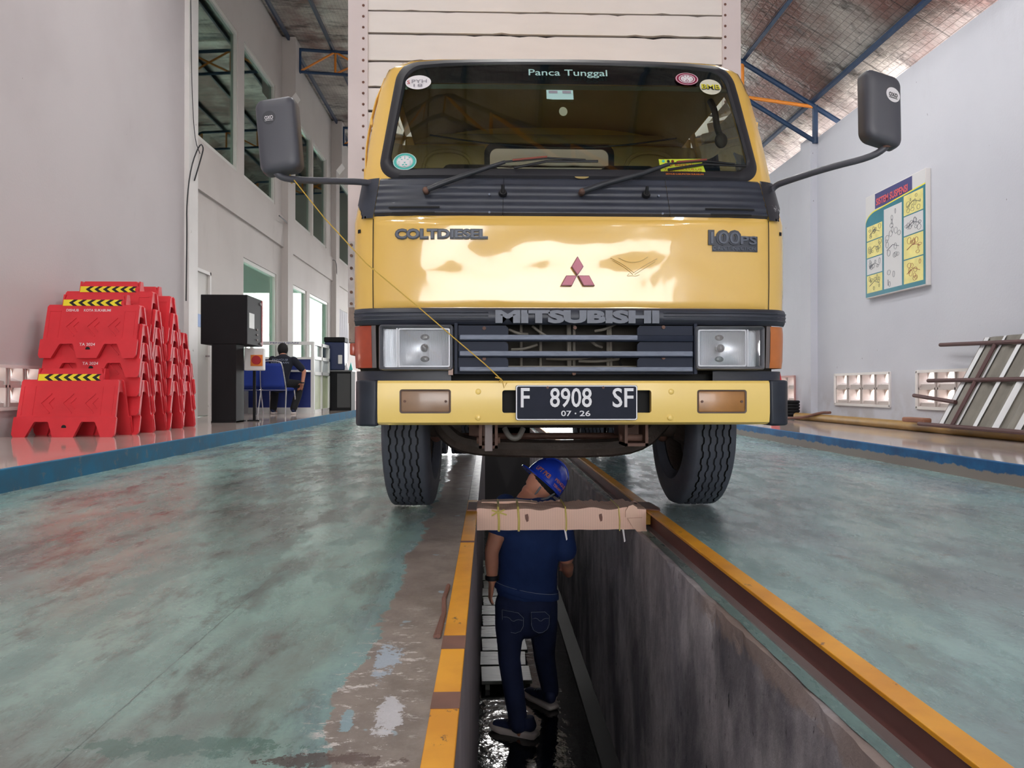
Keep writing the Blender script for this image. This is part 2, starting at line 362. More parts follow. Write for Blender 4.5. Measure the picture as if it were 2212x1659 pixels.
# ================================================================ SETTING
XL = -2.695; XR = 3.12; WLX = -4.46; OX = -4.55; RX = 4.75; PZ = .133; PD = -1.43; PL = -.053; PR = .70
YA, YB = -14.0, 34.0
EL = 8.35
fl = MB()
PE = 13.0
fl.bb(XL, -.105, YA, YB, -.2, 0).bb(.807, XR, YA, YB, -.2, 0).bb(-.105, .807, PE, YB, -.2, 0).bb(-.105, .807, YA, -1.2, -.2, 0)
struct('floor', fl, FLOORM)
struct('floor_platform_left', MB().bb(-5.6, XL-.02, YA, YB, PZ-.1, PZ), TILE)
struct('floor_platform_right', MB().bb(XR+.02, 5.0, YA, YB, PZ-.1, PZ), TILE)
struct('trim_1', MB().bb(XL-.03, XL, YA, YB, -.02, PZ+.001, bev=.006), KERBL)
struct('trim_2', MB().bb(XR, XR+.03, YA, YB, -.02, PZ+.001, bev=.006), KERBR)
# inspection pit
struct('wall_pit_left', MB().bb(-.30, PL-.004, -1.2, PE, PD, -.06), PITL)
rw = MB()
ny, nz = 110, 14
def rough_edge(u, v):
    y = -1.2+(PE+1.2)*u; z = PD+(-.093-PD)*v
    e = max(0, (z+.30)/.21); n = noise.noise(Vector((y*3.1, z*4, 1)))*.5+noise.noise(Vector((y*11, z*9, 4)))*.5
    x = PR+e*e*max(0, n+.05)*.05+noise.noise(Vector((y*6, z*5, 2)))*.004
    return Vector((x, y, z-(.02*max(0, n) if v == 1 else 0)))
rw.grid(rough_edge, 260, 30)
rw.bb(PR+.06, .98, -1.2, PE, PD, -.11)
rw.grid(lambda u, v: rough_edge(u, 1).lerp(Vector((.80, -1.2+(PE+1.2)*u, -.094)), v), 260, 2)
struct('wall_pit_right', rw, PITW)
struct('trim_3', MB().grid(lambda u, v: Vector((PR+.022+.072*v+.008*noise.noise(Vector((u*90, v, 0)))*(1-v), -1.2+(PE+1.2)*u, -.0915)), 200, 1), FLOORM)
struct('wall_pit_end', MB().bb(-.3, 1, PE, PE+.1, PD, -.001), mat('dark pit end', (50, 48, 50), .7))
struct('wall_pit_near', MB().bb(-.3, 1, -1.3, -1.2, PD, -.001), PITL)
struct('floor_pit', MB().bb(-.3, 1, -1.2, PE, PD-.05, PD), WET)
struct('trim_4', MB().bb(PR-.10, PR+.01, -1.2, PE, PD, PD+.015), mat('dark wet kerb', (24, 21, 20), .5, var=.2))
for i in range(12):
    y = 5.27+.30*i; dx = .01*(-1)**i
    MB().box((.11+dx, y, PD+.05), (.34, .275, .025), rot=(.03*(-1)**i, 'Z'), bev=.004).bb(-.02, .01, y-.13, y+.13, PD, PD+.04).bb(.22, .25, y-.13, y+.13, PD, PD+.04).build(
        'walkway_board', WOODG, label='wet greenish duckboard on the pit floor, %s of the run from the near end' % ('first second third fourth fifth sixth seventh eighth ninth tenth eleventh twelfth'.split()[i]), cat='board', group='duckboards along the pit floor')
# steel channels on both edges of the pit
t = thing('pit_rail', 'yellow topped maroon steel channel along the right edge of the pit', 'rail', (0, 0, 0))
MB().bb(.753, .807, -1.15, PE, -.008, .003, bev=.002).build('top_flange', YEL, t)
MB().bb(.783, .795, -1.15, PE, -.093, -.008).build('web', MAROON, t)
MB().bb(.757, .795, -1.15, PE, -.093, -.086).build('bottom_flange', GREYST, t)
t = thing('pit_rail', 'yellow painted steel edge strip with brown worn bands on the left edge of the pit', 'rail', (0, 0, 0))
MB().bb(-.105, PL, -1.15, 4.0, -.008, .003, bev=.002).build('top_flange', YEL, t)
MB().bb(-.105, PL, 4.0, PE, -.008, .003, bev=.002).build('top_flange', mat('worn shiny steel', (120, 114, 104), .4, .4, var=.4, vs=14, dirt=((60, 52, 46), .52, 20)), t, label='worn silvery flange under the truck')
MB().bb(PL-.012, PL-.004, -1.15, PE, -.10, -.008).build('web', GREYST, t)
for y0, y1 in ((1.72, 1.81), (1.40, 1.475), (2.9, 2.93)): MB().bb(-.1055, PL+.0005, y0, y1, .003, .0042).build('worn_band', RUST, t, label='bare brown band across the yellow strip')
tag(MB().tube([(-.117, 1.80, .006), (-.114, 1.98, .006), (-.122, 2.12, .006), (-.117, 2.26, .006)], .006, n=6).tube([(-.125, 1.80, .005), (-.118, 1.96, .005)], .004, n=6).build('rusty_strip', RUST), 'thin rusty strip lying along the left yellow edge of the pit', 'strip')
# walls
def slab(mb, x0, x1, ys, zs, holes):
    for a, b in zip(ys, ys[1:]):
        for c_, d in zip(zs, zs[1:]):
            if any(h[0] <= a+1e-6 and b <= h[1]+1e-6 and h[2] <= c_+1e-6 and d <= h[3]+1e-6 for h in holes): continue
            mb.bb(x0, x1, a, b, c_, d)
def wall(name, x0, x1, y0, y1, z0, z1, holes, m):
    mb = MB(); ys = sorted({y0, y1, *[h[0] for h in holes], *[h[1] for h in holes]}); zs = sorted({z0, z1, *[h[2] for h in holes], *[h[3] for h in holes]})
    slab(mb, x0, x1, ys, zs, holes); return struct(name, mb, m)
VL = [(7.02, 7.80, .385, .79), (3.0, 4.5, .385, .79)]
wall('wall_left', WLX-.2, WLX, YA, 11.45, 0, EL, VL, WL)
VR = [(8.93, 10.38, .36, .77), (6.95, 8.37, .36, .77), (11.75, 13.1, .36, .77), (4.6, 6.0, .36, .77)]
wall('wall_right', RX, RX+.16, YA, 30, 0, 4.2, VR, WR)
# office front: windows (y0, y1, z0, z1)
UP = [(12.16, 14.09, 4.5, 7.05), (14.44, 16.53, 4.5, 7.05), (18.25, 19.9, 4.5, 7.0), (20.1, 21.7, 4.5, 7.0), (23.2, 25.6, 4.5, 7.0)]
def yo(px): return -OX*FPX/(1055-px)
LO = [(yo(531), yo(601), 1.1, 3.02), (yo(622), yo(665), 1.1, 3.0), (yo(672), yo(711), 1.1, 3.0), (yo(726), yo(752), 1.1, 3.0)]
DO = (11.95, 12.72, PZ, 2.47)
wall('wall_office', OX-.15, OX, 11.45, 30, 0, EL, UP+LO+[DO], WO)
tr = MB()
tr.bb(OX, OX+.05, 11.45, 30, 3.68, 4.35)
tr.bb(OX, OX+.05, 11.45, 11.95, 0, 3.68)
for a, b in ((17.05, 17.5), (22.4, 22.9), (28, 28.5)): struct('trim_%d' % (8+int(a/5)), MB().prism([(OX-.01, -.0), (OX+.14, -.0), (OX+.14, 6.9), (OX+.30, 7.1), (OX+.30, EL-.02), (OX-.01, EL-.02)], a, b, 'y'), WO)
struct('trim_5', tr, WO)
struct('trim_6', MB().bb(WLX-.15, WLX+.07, 11.40, 11.75, 0, EL), WHITEP)
struct('trim_7', MB().bb(RX-.1, RX+.1, 10.95, 11.3, 0, 4.22).bb(RX-.1, RX+.1, 5.1, 5.45, 0, 4.22).bb(RX-.1, RX+.1, 16.9, 17.3, 0, 4.22), WR)
for k_, y_ in (('front', YA), ('back', 30)):
    gm_ = MB(); gm_.bb(-5.2, -2.9, y_-.2, y_, 0, 9).bb(-2.9, 4.6, y_-.2, y_, 4.25, 9).bb(4.6, 5.9, y_-.2, y_, 0, 9); gm_.build('wall_'+k_, WO, kind='structure')
# windows with frames
for i, (a, b, c0, c1) in enumerate(UP+LO):
    f = MB(); fw = .07; x0, x1 = OX-.11, OX-.02
    f.bb(x0, x1, a, a+fw, c0, c1).bb(x0, x1, b-fw, b, c0, c1).bb(x0, x1, a+fw, b-fw, c0, c0+fw).bb(x0, x1, a+fw, b-fw, c1-fw, c1)
    o = struct('window_%d' % (i+1), f, ALU)
    MB().bb(OX-.075, OX-.065, a+fw, b-fw, c0+fw, c1-fw).build('glass_pane', WINGL, o)
# rooms behind the glass
rm = MB()
for z0, z1 in ((PZ, 3.7), (4.1, EL)):
    rm.quad((-9, 11.2, z0), (-9, 30, z0), (-9, 30, z1), (-9, 11.2, z1))
    rm.quad((-9, 11.2, z0), (OX-.15, 11.2, z0), (OX-.15, 11.2, z1), (-9, 11.2, z1))
    rm.quad((-9, 30, z0), (OX-.15, 30, z0), (OX-.15, 30, z1), (-9, 30, z1))
    rm.quad((-9, 17.2, z0), (OX-.15, 17.2, z0), (OX-.15, 17.2, z1), (-9, 17.2, z1))
rm.bb(-9, OX-.15, 11.2, 30, 3.7, 4.1).bb(-9.1, OX-.15, 11.1, 30.1, EL, EL+.1)
struct('wall_office_rear', rm, ROOM, fixn=False)
d = MB(); d.bb(OX-.06, OX-.02, DO[0]+.04, DO[1]-.04, PZ+.01, 2.43)
o = struct('door_1', d, mat('pale office door', (196, 192, 186), .5))
f = MB(); f.bb(OX-.12, OX+.015, DO[0], DO[0]+.05, PZ, 2.47).bb(OX-.12, OX+.015, DO[1]-.05, DO[1], PZ, 2.47).bb(OX-.12, OX+.015, DO[0], DO[1], 2.42, 2.47); f.build('door_frame', WHITEP, o)
MB().cyl((OX-.02, DO[1]-.15, 1.1), (OX+.04, DO[1]-.15, 1.1), .015).cyl((OX+.04, DO[1]-.15, 1.1), (OX+.04, DO[1]-.25, 1.1), .01).build('door_handle', GREYST, o)
MB().bb(OX-.02, OX-.01, DO[0]+.2, DO[0]+.5, 1.55, 1.75).build('notice', mat('blue notice', (70, 120, 190), .5), o)
# wall vents of precast blocks
VM = mat('vent concrete', (196, 186, 182), .6, var=.06); VW = mat('vent white blades', (240, 226, 214), .5, dirt=((200, 175, 160), .62, 14))
def vent(x, sgn, y0, y1, z0, z1, label, n=4, fm=WHITEP):
    t = thing('wall_vent', label, 'vent', (x, (y0+y1)/2, z0)); cy = (y0+y1)/2; dy = (y1-y0)/n; h = (z1-z0)/2
    f = MB(); 
    f.bb(-.02, .02, y0-cy-.01, y0-cy+.02, 0, 2*h).bb(-.02, .02, y1-cy-.02, y1-cy+.01, 0, 2*h).bb(-.02, .02, y0-cy, y1-cy, -.01, .02).bb(-.02, .02, y0-cy, y1-cy, 2*h-.02, 2*h+.01)
    f.build('frame', fm, t)
    for i in range(n):
        for k in range(2):
            a = y0-cy+i*dy; b = a+dy; c0 = k*h; m = MB()
            m.bb(.0, sgn*.14, a+.015, a+.035, c0, c0+h).bb(0, sgn*.14, b-.035, b-.015, c0, c0+h).bb(.0, sgn*.14, a, b, c0, c0+.025)
            m.prism([(sgn*.02, c0+.025), (sgn*.02, c0+h*.30), (sgn*.13, c0+h*.50), (sgn*.13, c0+h*.42), (sgn*.04, c0+.025)], a+.03, b-.03, 'y')
            bl = m.build('block', VM, t)
            P = [(b-.036, c0+h), (b-.036-(b-a)*.26, c0+h)]+[(b-.036-(b-a)*.26+(b-a)*.26*math.sin(q_*PI/12), c0+h-h*.44*(1-math.cos(q_*PI/12))) for q_ in range(1, 7)]
            MB().prism(P, sgn*.10, sgn*.115, 'x').build('blade', VW, bl)
vent(RX, 1, *VR[0], 'precast louvred vent low in the right wall, below the poster')
vent(RX, 1, *VR[1], 'precast louvred vent low in the right wall, partly behind the leaning metal frame')
vent(RX, 1, *VR[2], 'pinkish louvred vent low in the right wall beside the truck bumper', fm=mat('pink stained plaster', (196, 150, 144), .6))
vent(WLX, -1, *VL[0], 'louvred vent low in the left wall beside the red barriers', n=3)
LAMPW = 34
# roof
def rz(x): return EL+.02-.055*(x+4.75) if x < -.9 else EL+.02-.055*3.85-.6*(x+.9)
rs = [-4.9, -4, -3, -2, -.9, 0, 1, 2, 3, 4, 5, 5.9]
r = MB()
for a, b in zip(rs, rs[1:]): r.quad((a, YA, rz(a)), (b, YA, rz(b)), (b, 30, rz(b)), (a, 30, rz(a))); r.quad((a, YA, rz(a)+.04), (b, YA, rz(b)+.04), (b, 30, rz(b)+.04), (a, 30, rz(a)+.04))
struct('ceiling', r, FOIL, fixn=False)
px_ = [4.70, 3.70, 2.67, 1.64, .6, -.45, -1.5, -2.5, -3.52, -4.40]
nm = ['first', 'second', 'third', 'fourth', 'fifth', 'sixth', 'seventh', 'eighth', 'ninth', 'tenth']
for i, x in enumerate(px_):
    s = -.055 if x < -.9 else -.6; a = math.atan(s)
    MB().box((x, 12, rz(x)-.055), (.045, 36, .10), rot=(-a, 'Y')).build('roof_purlin', BLUEST if i < 5 else DKBLUE, label='%s long blue purlin under the foil roof, counted from the right wall' % nm[i], cat='purlin', group='roof purlins')
def truss(Y, label):
    t = thing('roof_truss', label, 'roof truss', (0, Y, 0), group='roof trusses')
    xs = [-4.25, -3.45, -2.5, -1.6, -.9, .0, 1.0, 2.0, 2.9, 3.66, 4.72]; T = lambda x: rz(x)-.14; dz = .50
    for a, b in ((-4.25, -.9), (-.9, 5.15)): MB().cyl((a, 0, T(a)), (b, 0, T(b)), .038, n=8).build('top_chord', BLUEST, t)
    for a, b in ((-4.25, -.9), (-.9, 4.72)): MB().cyl((a, 0, T(a)-dz), (b, 0, T(b)-dz), .034, n=8).build('bottom_chord', BLUEST, t)
    for x in (-4.25, 4.72): MB().cyl((x, 0, T(x)-dz-.03), (x, 0, T(x)+.02), .042, n=8).build('end_post', BLUEST, t)
    for i, x in enumerate(xs[1:-1]):
        MB().cyl((x, 0, T(x)-dz), (x, 0, T(x)), .026, n=8).build('vertical_strut', ORST, t)
        if x < 3.5: MB().cyl((xs[i] if x < -.9 else xs[i+2], 0, T(xs[i] if x < -.9 else xs[i+2])-dz), (x, 0, T(x)), .024, n=8).build('diagonal_strut', ORST, t)
    MB().cyl((3.66, 0, T(3.66)-dz), (4.72, 0, T(4.72)), .026, n=8).build('diagonal_strut', ORST, t)
    MB().cyl((-2.5, 0, T(-2.5)-dz), (-3.45, 0, T(-3.45)), .024, n=8).build('diagonal_strut', ORST, t)
for Y, l in ((-.5, 'blue and orange roof truss above the camera, nearest of all'), (5.2, 'blue and orange roof truss above the truck cab'), (10.95, 'blue and orange roof truss above the poster at the right wall'), (17.4, 'blue and orange roof truss over the office front by the first tall pillar'), (22.6, 'small far blue and orange roof truss beside the cargo box'), (28, 'blue and orange roof truss at the far end of the hall')): truss(Y, l)
# added tube lamps, out of view, put in to light the hall
LAMP = bpy.data.materials.new('added lit tube'); LAMP.use_nodes = True; q_ = LAMP.node_tree.nodes['Principled BSDF']; q_.inputs['Emission Color'].default_value = (1, .98, .95, 1); q_.inputs['Emission Strength'].default_value = 12
k_ = 0
for x, z, ys_ in ((-2.4, 7.4, (-9.5, -5.5, -1.5, 2.2, 6.0, 9.2)), (.35, 6.4, (6.0, 9.5, 13, 17, 21)), (2.7, 5.2, (-9.5, -5.5, -2.6, 6.0, 8.6))):
    for y in ys_:
        k_ += 1
        t = thing('added_tube_lamp', 'white twin tube lamp added under the roof, out of view, to light the truck bay', 'lamp', (x, y, z), group='added tube lamps under the roof')
        MB().bb(-.12, .12, -.62, .62, .02, .07, bev=.01).cyl((0, -.5, .06), (0, -.5, rz(x)-z), .006, n=6).cyl((0, .5, .06), (0, .5, rz(x)-z), .006, n=6).build('housing', WHITEP, t)
        for dx in (-.06, .06): MB().cyl((dx, -.6, 0), (dx, .6, 0), .014, n=10).build('tube', LAMP, t)
        ld = bpy.data.lights.new('added_lamp_light', 'AREA'); ld.shape = 'RECTANGLE'; ld.size = .2; ld.size_y = 1.2; ld.energy = LAMPW*(.6 if x > 2 else 1); ld.color = (1, .985, .96)
        lo_ = bpy.data.objects.new('added_lamp_light', ld); COL.objects.link(lo_); lo_.parent = t; lo_.location = (0, 0, -.02)
# outdoors
struct('ground', MB().bb(5.2, 60, -60, 90, -.3, -.02).bb(-60, -9.2, -60, 90, -.3, -.02).bb(-9.2, 5.2, YB, 90, -.3, -.02).bb(-9.2, 5.2, -60, YA, -.3, -.02), OUT)
struct('wall_yard_right', MB().bb(8.0, 8.2, -20, 40, -.1, 2.4), mat('cream yard wall', (232, 206, 188), .8))
struct('wall_yard_left', MB().bb(-8.4, -8.2, -20, 10.8, -.1, 2.4), mat('cream yard wall', (232, 206, 188), .8))
GREEN = mat('hedge leaves', (110, 160, 70), .6, var=.35, vs=6)
BARK = mat('hedge stems', (96, 80, 62), .8)
for k, (x, s, l) in enumerate(((-9.6, 1.1, 'green bush beyond the far end of the hall, leftmost'), (-6.6, 1.2, 'green bush beyond the far end of the hall, seen between office desk and truck'), (-3.0, 1.4, 'green bush beyond the far end of the hall, behind the truck'), (4, 1.5, 'green bush beyond the far end of the hall, towards the right wall'))):
    t = thing('bush', l, 'bush', (x, 37, 0), group='bushes beyond the hall')
    m = MB(); R = random.Random(k)
    for i in range(1500):
        th = R.random()*2*PI; ph = math.acos(2*R.random()-1); rr = s*(.6+.4*R.random())*.8
        p = Vector((math.cos(th)*math.sin(ph)*rr, math.sin(th)*math.sin(ph)*rr, 1.0*s+math.cos(ph)*rr*.9))
        q = Quaternion((R.random()-.5, R.random()-.5, R.random()-.5, R.random()-.5)).normalized(); h = .09
        m.add([p+q @ Vector(c) for c in ((-h, 0, 0), (0, -h/2, 0), (h, 0, 0), (0, h/2, 0))], [(0, 1, 2, 3)])
    m.build('foliage', GREEN, t, weld=False, fixn=False)
    MB().cyl((0, 0, -.03), (.1, 0, s), .06, .03).cyl((0, 0, .2), (-.3, .1, s), .04, .02).build('stem', BARK, t)
# ================================================================ THE TRUCK
TX, TY = .325, 2.88
def L(px, py, yl):
    p = W(px, py, TY+yl); return Vector((p.x-TX, yl, p.z))
truck = thing('box_truck', 'yellow cab-over box truck with white plank cargo box standing over the pit', 'truck', (TX, TY, 0))
g = NG('yellow cab paint', .22, 0, .5)
k = g.mix(g.ramp(g.noise(1.6, 4), .3, .7), (250, 206, 112), (246, 198, 98))
k = g.mix(g.ramp(g.noise(42, 4, .6, (1, 1, 1), (2, 2, 2)), .785, .80), k, (120, 80, 50)); g.col(k)
g.p.inputs['Coat Weight'].default_value = 1; g.p.inputs['Coat Roughness'].default_value = .05; g.p.inputs['Coat IOR'].default_value = 1.5
g.bump(g.noise(3.2, 3, .4), .22, .03); g.l(g.p.inputs['Normal'].links[0].from_socket, g.p.inputs['Coat Normal']); CAB = g.m
BUMP = mat('pale yellow bumper paint', (252, 218, 122), .35, var=.04, vs=4, dirt=((190, 140, 70), .735, 24), coat=.2)
BLK = mat('weathered black plastic', (56, 60, 72), .42, var=.2, vs=8, stretch=(1, 1, 3), dirt=((110, 114, 124), .70, 22))
GRL = mat('grille blue black plastic', (44, 50, 66), .45, spec=.15, var=.15, vs=6)
GRS = mat('worn silver slat paint', (126, 134, 152), .45, spec=.25, var=.15, vs=30, stretch=(1, 1, 5))
RUB = mat('black rubber seal', (44, 44, 50), .5, var=.1)
DARK = mat('black recess', (12, 12, 13), .7)
CHR = mat('bright reflector metal', (235, 236, 238), .12, 1)
LTR = mat('grey letter plastic', (100, 106, 120), .4, var=.1, vs=40)
LTE = mat('dark letter edging', (70, 74, 84), .4)
UND = mat('greasy brown underbody', (74, 64, 58), .6, var=.3, vs=9, bump=.3)
UND2 = mat('rusty brackets', (112, 82, 70), .65, var=.25, vs=12)
INT = mat('beige cab lining', (196, 164, 98), .6, var=.05)
WSG = glass('tinted windscreen glass', (.74, .84, .74), .015, .09, .9)
CLR = glass('clear glass', (.9, .93, .92), .02, .08, .9)
LV = [(.60, .850, .06, 0), (.885, .857, .06, 0), (1.0, .858, .057, 0), (1.23, .857, .057, 0), (1.40, .838, .12, 0), (1.60, .824, .19, 0),
      (1.83, .795, .27, 0), (1.93, .765, .31, 0), (1.97, .725, .355, 0), (1.995, .67, .42, 0), (2.012, .56, .50, 0), (2.02, .30, .62, 0)]
DD = .24
def prof(z):
    z = max(LV[0][0], min(z, LV[-1][0]))
    for a, b in zip(LV, LV[1:]):
        if z <= b[0]:
            t = (z-a[0])/(b[0]-a[0]); return a[1]+(b[1]-a[1])*t, a[2]+(b[2]-a[2])*t
def S(s, z, off=0):
    w_, y0 = prof(z); t = min(1, abs(s))**6
    return Vector((s*w_, y0+DD*(1-max(0, 1-t)**(1/6))-off, z+.0))
def Sx(x, z, off=0): return S(x/prof(z)[0], z, off)
YR = 1.24
SS = [-1, -.998, -.99, -.975, -.95, -.92, -.88, -.82, -.7, -.5, -.25, 0, .25, .5, .7, .82, .88, .92, .95, .975, .99, .998, 1]
SD = [.08, .30, .55, .86, 1]
def perim(z):
    P = [S(s, z) for s in SS]; w_, y0 = prof(z); yc = y0+DD
    R = [Vector((w_, yc+(YR-yc)*t, z)) for t in SD]; Q = [Vector((-w_, yc+(YR-yc)*t, z)) for t in SD]
    return Q[::-1]+P+R
sh = MB(); zs = [l[0] for l in LV]; rows = [perim(z) for z in zs]; n = len(rows[0]); nS = len(SD)
ids = [sh.vadd(r_, []) for r_ in rows]
for i in range(len(zs)-1):
    for j in range(n-1):
        front = nS <= j < n-nS-1 
        zc = (zs[i]+zs[i+1])/2
        if nS+0 <= j < n-nS-1 and zc < .885: continue            # grille opening
        if nS <= j < n-nS-1 and 1.40 < zc < 1.97: continue        # windscreen field (built apart)
        side = j < nS or j >= n-nS-1
        kk = (nS-1-j) if j < nS-0 else (j-(n-nS-1))
        if side and 1.40 < zc < 1.93 and kk in (1, 2) : continue  # door window
        if side and 1.40 < zc < 1.93 and kk == 3: continue
        sh.bm.faces.new([ids[i][j], ids[i][j+1], ids[i+1][j+1], ids[i+1][j]])
sh.bm.faces.new(ids[-1])
# rear wall with window
RWX, RZ0, RZ1 = .335, 1.56, 1.88
def rw_(x0, x1, z0, z1): sh.quad((x0, YR, z0), (x1, YR, z0), (x1, YR, z1), (x0, YR, z1))
rw_(-.85, .85, .6, 1.4); rw_(-.83, .83, 1.4, RZ0); rw_(-.80, -RWX, RZ0, RZ1); rw_(RWX, .80, RZ0, RZ1); rw_(-.77, .77, RZ1, 1.93); rw_(-.66, .66, 1.93, 1.995)
# windscreen field: rings between a rounded outline and the field's rectangle
def outline(k=0.0, N=96):
    a, z0, z1 = .752-k, 1.412+k, 1.952-k; P = rrect(-a, a, z0, z1, .085-k*.6, 10); Q = []
    m = []
    for i, (x, z) in enumerate(P):
        x2, z2 = P[(i+1) % len(P)]; nn = 12 if abs(x2-x) > .3 else (6 if abs(z2-z) > .2 else 1)
        for q in range(nn): m.append((x+(x2-x)*q/nn, z+(z2-z)*q/nn))
    for x, z in m:
        t = (z-z0)/(z1-z0)
        # narrower towards the top, arched top edge
        xx = x*(1-.085*t); zz = z+ .030*t*(1-(x/a)**2)-.012*t
        Q.append((xx, zz))
    return Q
O0 = outline(); NO = len(O0); cz = 1.69
outer = []
for x, z in O0:
    s0 = x/prof(z)[0]; dx, dz = s0, z-cz
    k = min((1/abs(dx)) if abs(dx) > 1e-6 else 9, ((1.97-cz)/dz) if dz > 0 else 9, ((1.40-cz)/dz) if dz < 0 else 9)
    outer.append((dx*k, cz+dz*k))
K = 5; rg = []
for i in range(K+1):
    t = i/K; rg.append([S((1-t)*(x/prof(z)[0])+t*os_, (1-t)*z+t*oz) for (x, z), (os_, oz) in zip(O0, outer)])
vv = [q for r_ in rg for q in r_]
sh.add(vv, [(i*NO+j, i*NO+(j+1) % NO, (i+1)*NO+(j+1) % NO, (i+1)*NO+j) for i in range(K) for j in range(NO)])
sh.build('cab_shell', CAB, truck, smooth=35, weld=True)
# inner lining so the inside reads beige
li = MB(); li.quad((-.82, YR-.012, 1.0), (.82, YR-.012, 1.0), (.82, YR-.012, RZ0-.02), (-.82, YR-.012, RZ0-.02))
for a, b in ((-.80, -RWX-.01), (RWX+.01, .80)): li.quad((a, YR-.012, RZ0-.02), (b, YR-.012, RZ0-.02), (b, YR-.012, RZ1+.0), (a, YR-.012, RZ1))
li.bb(-.72, .72, YR-.05, YR-.012, RZ1+.005, 1.935, bev=.01)
li.grid(lambda u, v: Vector(((u-.5)*1.44, .42+(YR-.42)*v, 1.985-.10*abs(2*u-1)**3)), 16, 4)
for sx_ in (-1, 1):
    li.tube([(sx_*.40, YR-.02, 1.5), (sx_*.40, YR-.02, 1.78), (sx_*.47, YR-.02, 1.85), (sx_*.62, YR-.02, 1.85), (sx_*.68, YR-.02, 1.78), (sx_*.68, YR-.02, 1.5)], .012, smooth=2, n=8)
li.build('rear_lining', INT, truck, smooth=40)
def ring_strip(name, ptsA, ptsB, m, parent, closed=True):
    n_ = len(ptsA); mb = MB(); mb.add(ptsA+ptsB, [(i, (i+1) % n_, n_+(i+1) % n_, n_+i) for i in range(n_ if closed else n_-1)])
    return mb.build(name, m, parent, smooth=50)
def offset_outline(k): return [Sx(x, z) for x, z in outline(k)]
A = [Sx(x, z, .0) for x, z in outline(-.012)]; B = [Sx(x, z, .014) for x, z in outline(.002)]; C = [Sx(x, z, .014) for x, z in outline(.024)]; D_ = [Sx(x, z, .0) for x, z in outline(.036)]
gk = MB(); gk.add(A+B+C+D_, [(r_*NO+i, r_*NO+(i+1) % NO, (r_+1)*NO+(i+1) % NO, (r_+1)*NO+i) for r_ in range(3) for i in range(NO)])
gk.build('windscreen_seal', RUB, truck, smooth=50)
def patch(ol, offs, rings=10):
    mb = MB(); cx_, cz_ = 0, sum(z for x, z in ol)/len(ol); P = []
    for i in range(rings):
        t = 1-i/rings; P += [Sx(cx_+(x-cx_)*t, cz_+(z-cz_)*t, offs) for x, z in ol]
    n_ = len(ol); P.append(Sx(cx_, cz_, offs))
    f = [(i*n_+j, i*n_+(j+1) % n_, (i+1)*n_+(j+1) % n_, (i+1)*n_+j) for i in range(rings-1) for j in range(n_)]
    f += [((rings-1)*n_+j, (rings-1)*n_+(j+1) % n_, len(P)-1) for j in range(n_)]
    mb.add(P, f); return mb
ws = patch(outline(.030), .004).build('windscreen', WSG, truck, smooth=60, label='tinted laminated windscreen')
# sun strip across the top of the glass
ss_ = MB(); zb = 1.838
def ssf(u, v):
    oo = .715-.0; z = zb+(1.935-zb)*v; x = (2*u-1)*(oo-.01-.085*.752*((z-1.41)/.54)); zt = zb+(1.925+.026*(1-(2*u-1)**2)-.02*abs(2*u-1)**14-zb)*v
    return Sx(x, zt, -.002)
ss_.grid(ssf, 40, 4).build('sun_strip', mat('dark sun strip film', (20, 24, 32), .3), ws)
ss2 = MB(); ss2.grid(lambda u, v: Sx((2*u-1)*.67, zb-.028+.022*v, -.001), 30, 1).build('strip_edge', glass('pale band', (.75, .9, .86), .3, .25, .9, (.5, .65, .6)), ws)
def on_glass(px, py, yl=.25):
    # iterate the depth of the glass at a pixel
    y = yl
    for _ in range(8):
        p = L(px, py, y); y = Sx(p.x, p.z).y
    return p
def sticker(name, px, py, rx, rz_, m, rings=(), parent=None, yoff=.012, poly=None):
    p = on_glass(px, py); w_, _ = prof(p.z)
    mb = MB(); P = poly or disc_pts(0, 0, rx, rz_); mb.add([Sx(p.x+x, p.z+z, yoff) for x, z in P], [tuple(range(len(P)))])
    o = mb.build(name, m, parent or ws)
    for (r0, r1, mm) in rings:
        mb = MB(); a = [Sx(p.x+rx*r0*math.cos(t*PI/20), p.z+rz_*r0*math.sin(t*PI/20), yoff+.0015) for t in range(40)]; b = [Sx(p.x+rx*r1*math.cos(t*PI/20), p.z+rz_*r1*math.sin(t*PI/20), yoff+.0015) for t in range(40)]
        mb.add(a+b, [(i, (i+1) % 40, 40+(i+1) % 40, 40+i) for i in range(40)]).build('ring', mm, o)
    return o, p
def glass_text(txt, p, wid, hei, m, parent, yoff=.015, dz=0, dx=0, off=0, shear=0, name='lettering'):
    return text(name, txt, wid, hei, m, (0, 0, 0), parent, depth=.0006, off=off, shear=shear, deform=lambda q: Sx(p.x+dx+q.x, p.z+dz+q.z, yoff-q.y))
WHT = mat('white sticker', (236, 232, 236), .5); TEALS = mat('teal sticker', (70, 190, 180), .5); MARS = mat('maroon sticker', (150, 40, 74), .5); REDS = mat('red print', (200, 50, 60), .5)
MINT = mat('pale mint print', (176, 214, 210), .5); LIME = mat('lime sticker', (206, 224, 60), .5); GREYP = mat('grey print', (150, 146, 156), .5); INK = mat('black print', (24, 24, 28), .5); YELS = mat('yellow print', (236, 226, 60), .5)
ORP = mat('orange print', (232, 130, 44), .5); BRN = mat('brown print', (120, 40, 20), .5)
p = on_glass(1226, 163); glass_text('Panca Tunggal', p, .325, .040, MINT, ws, off=.006, yoff=.018)
o, p = sticker('oval_sticker', 904, 180, .053, .034, WHT); tag(o, 'white oval sticker'); glass_text('PYH', p, .062, .016, GREYP, o, dz=.004, dx=.004, name='print'); glass_text('18', p, .036, .013, GREYP, o, dz=-.016, name='print')
MB().add([Sx(p.x-.05+x, p.z+z, .0138) for x, z in disc_pts(.008, 0, .010, .012, 14)], [tuple(range(14))]) 
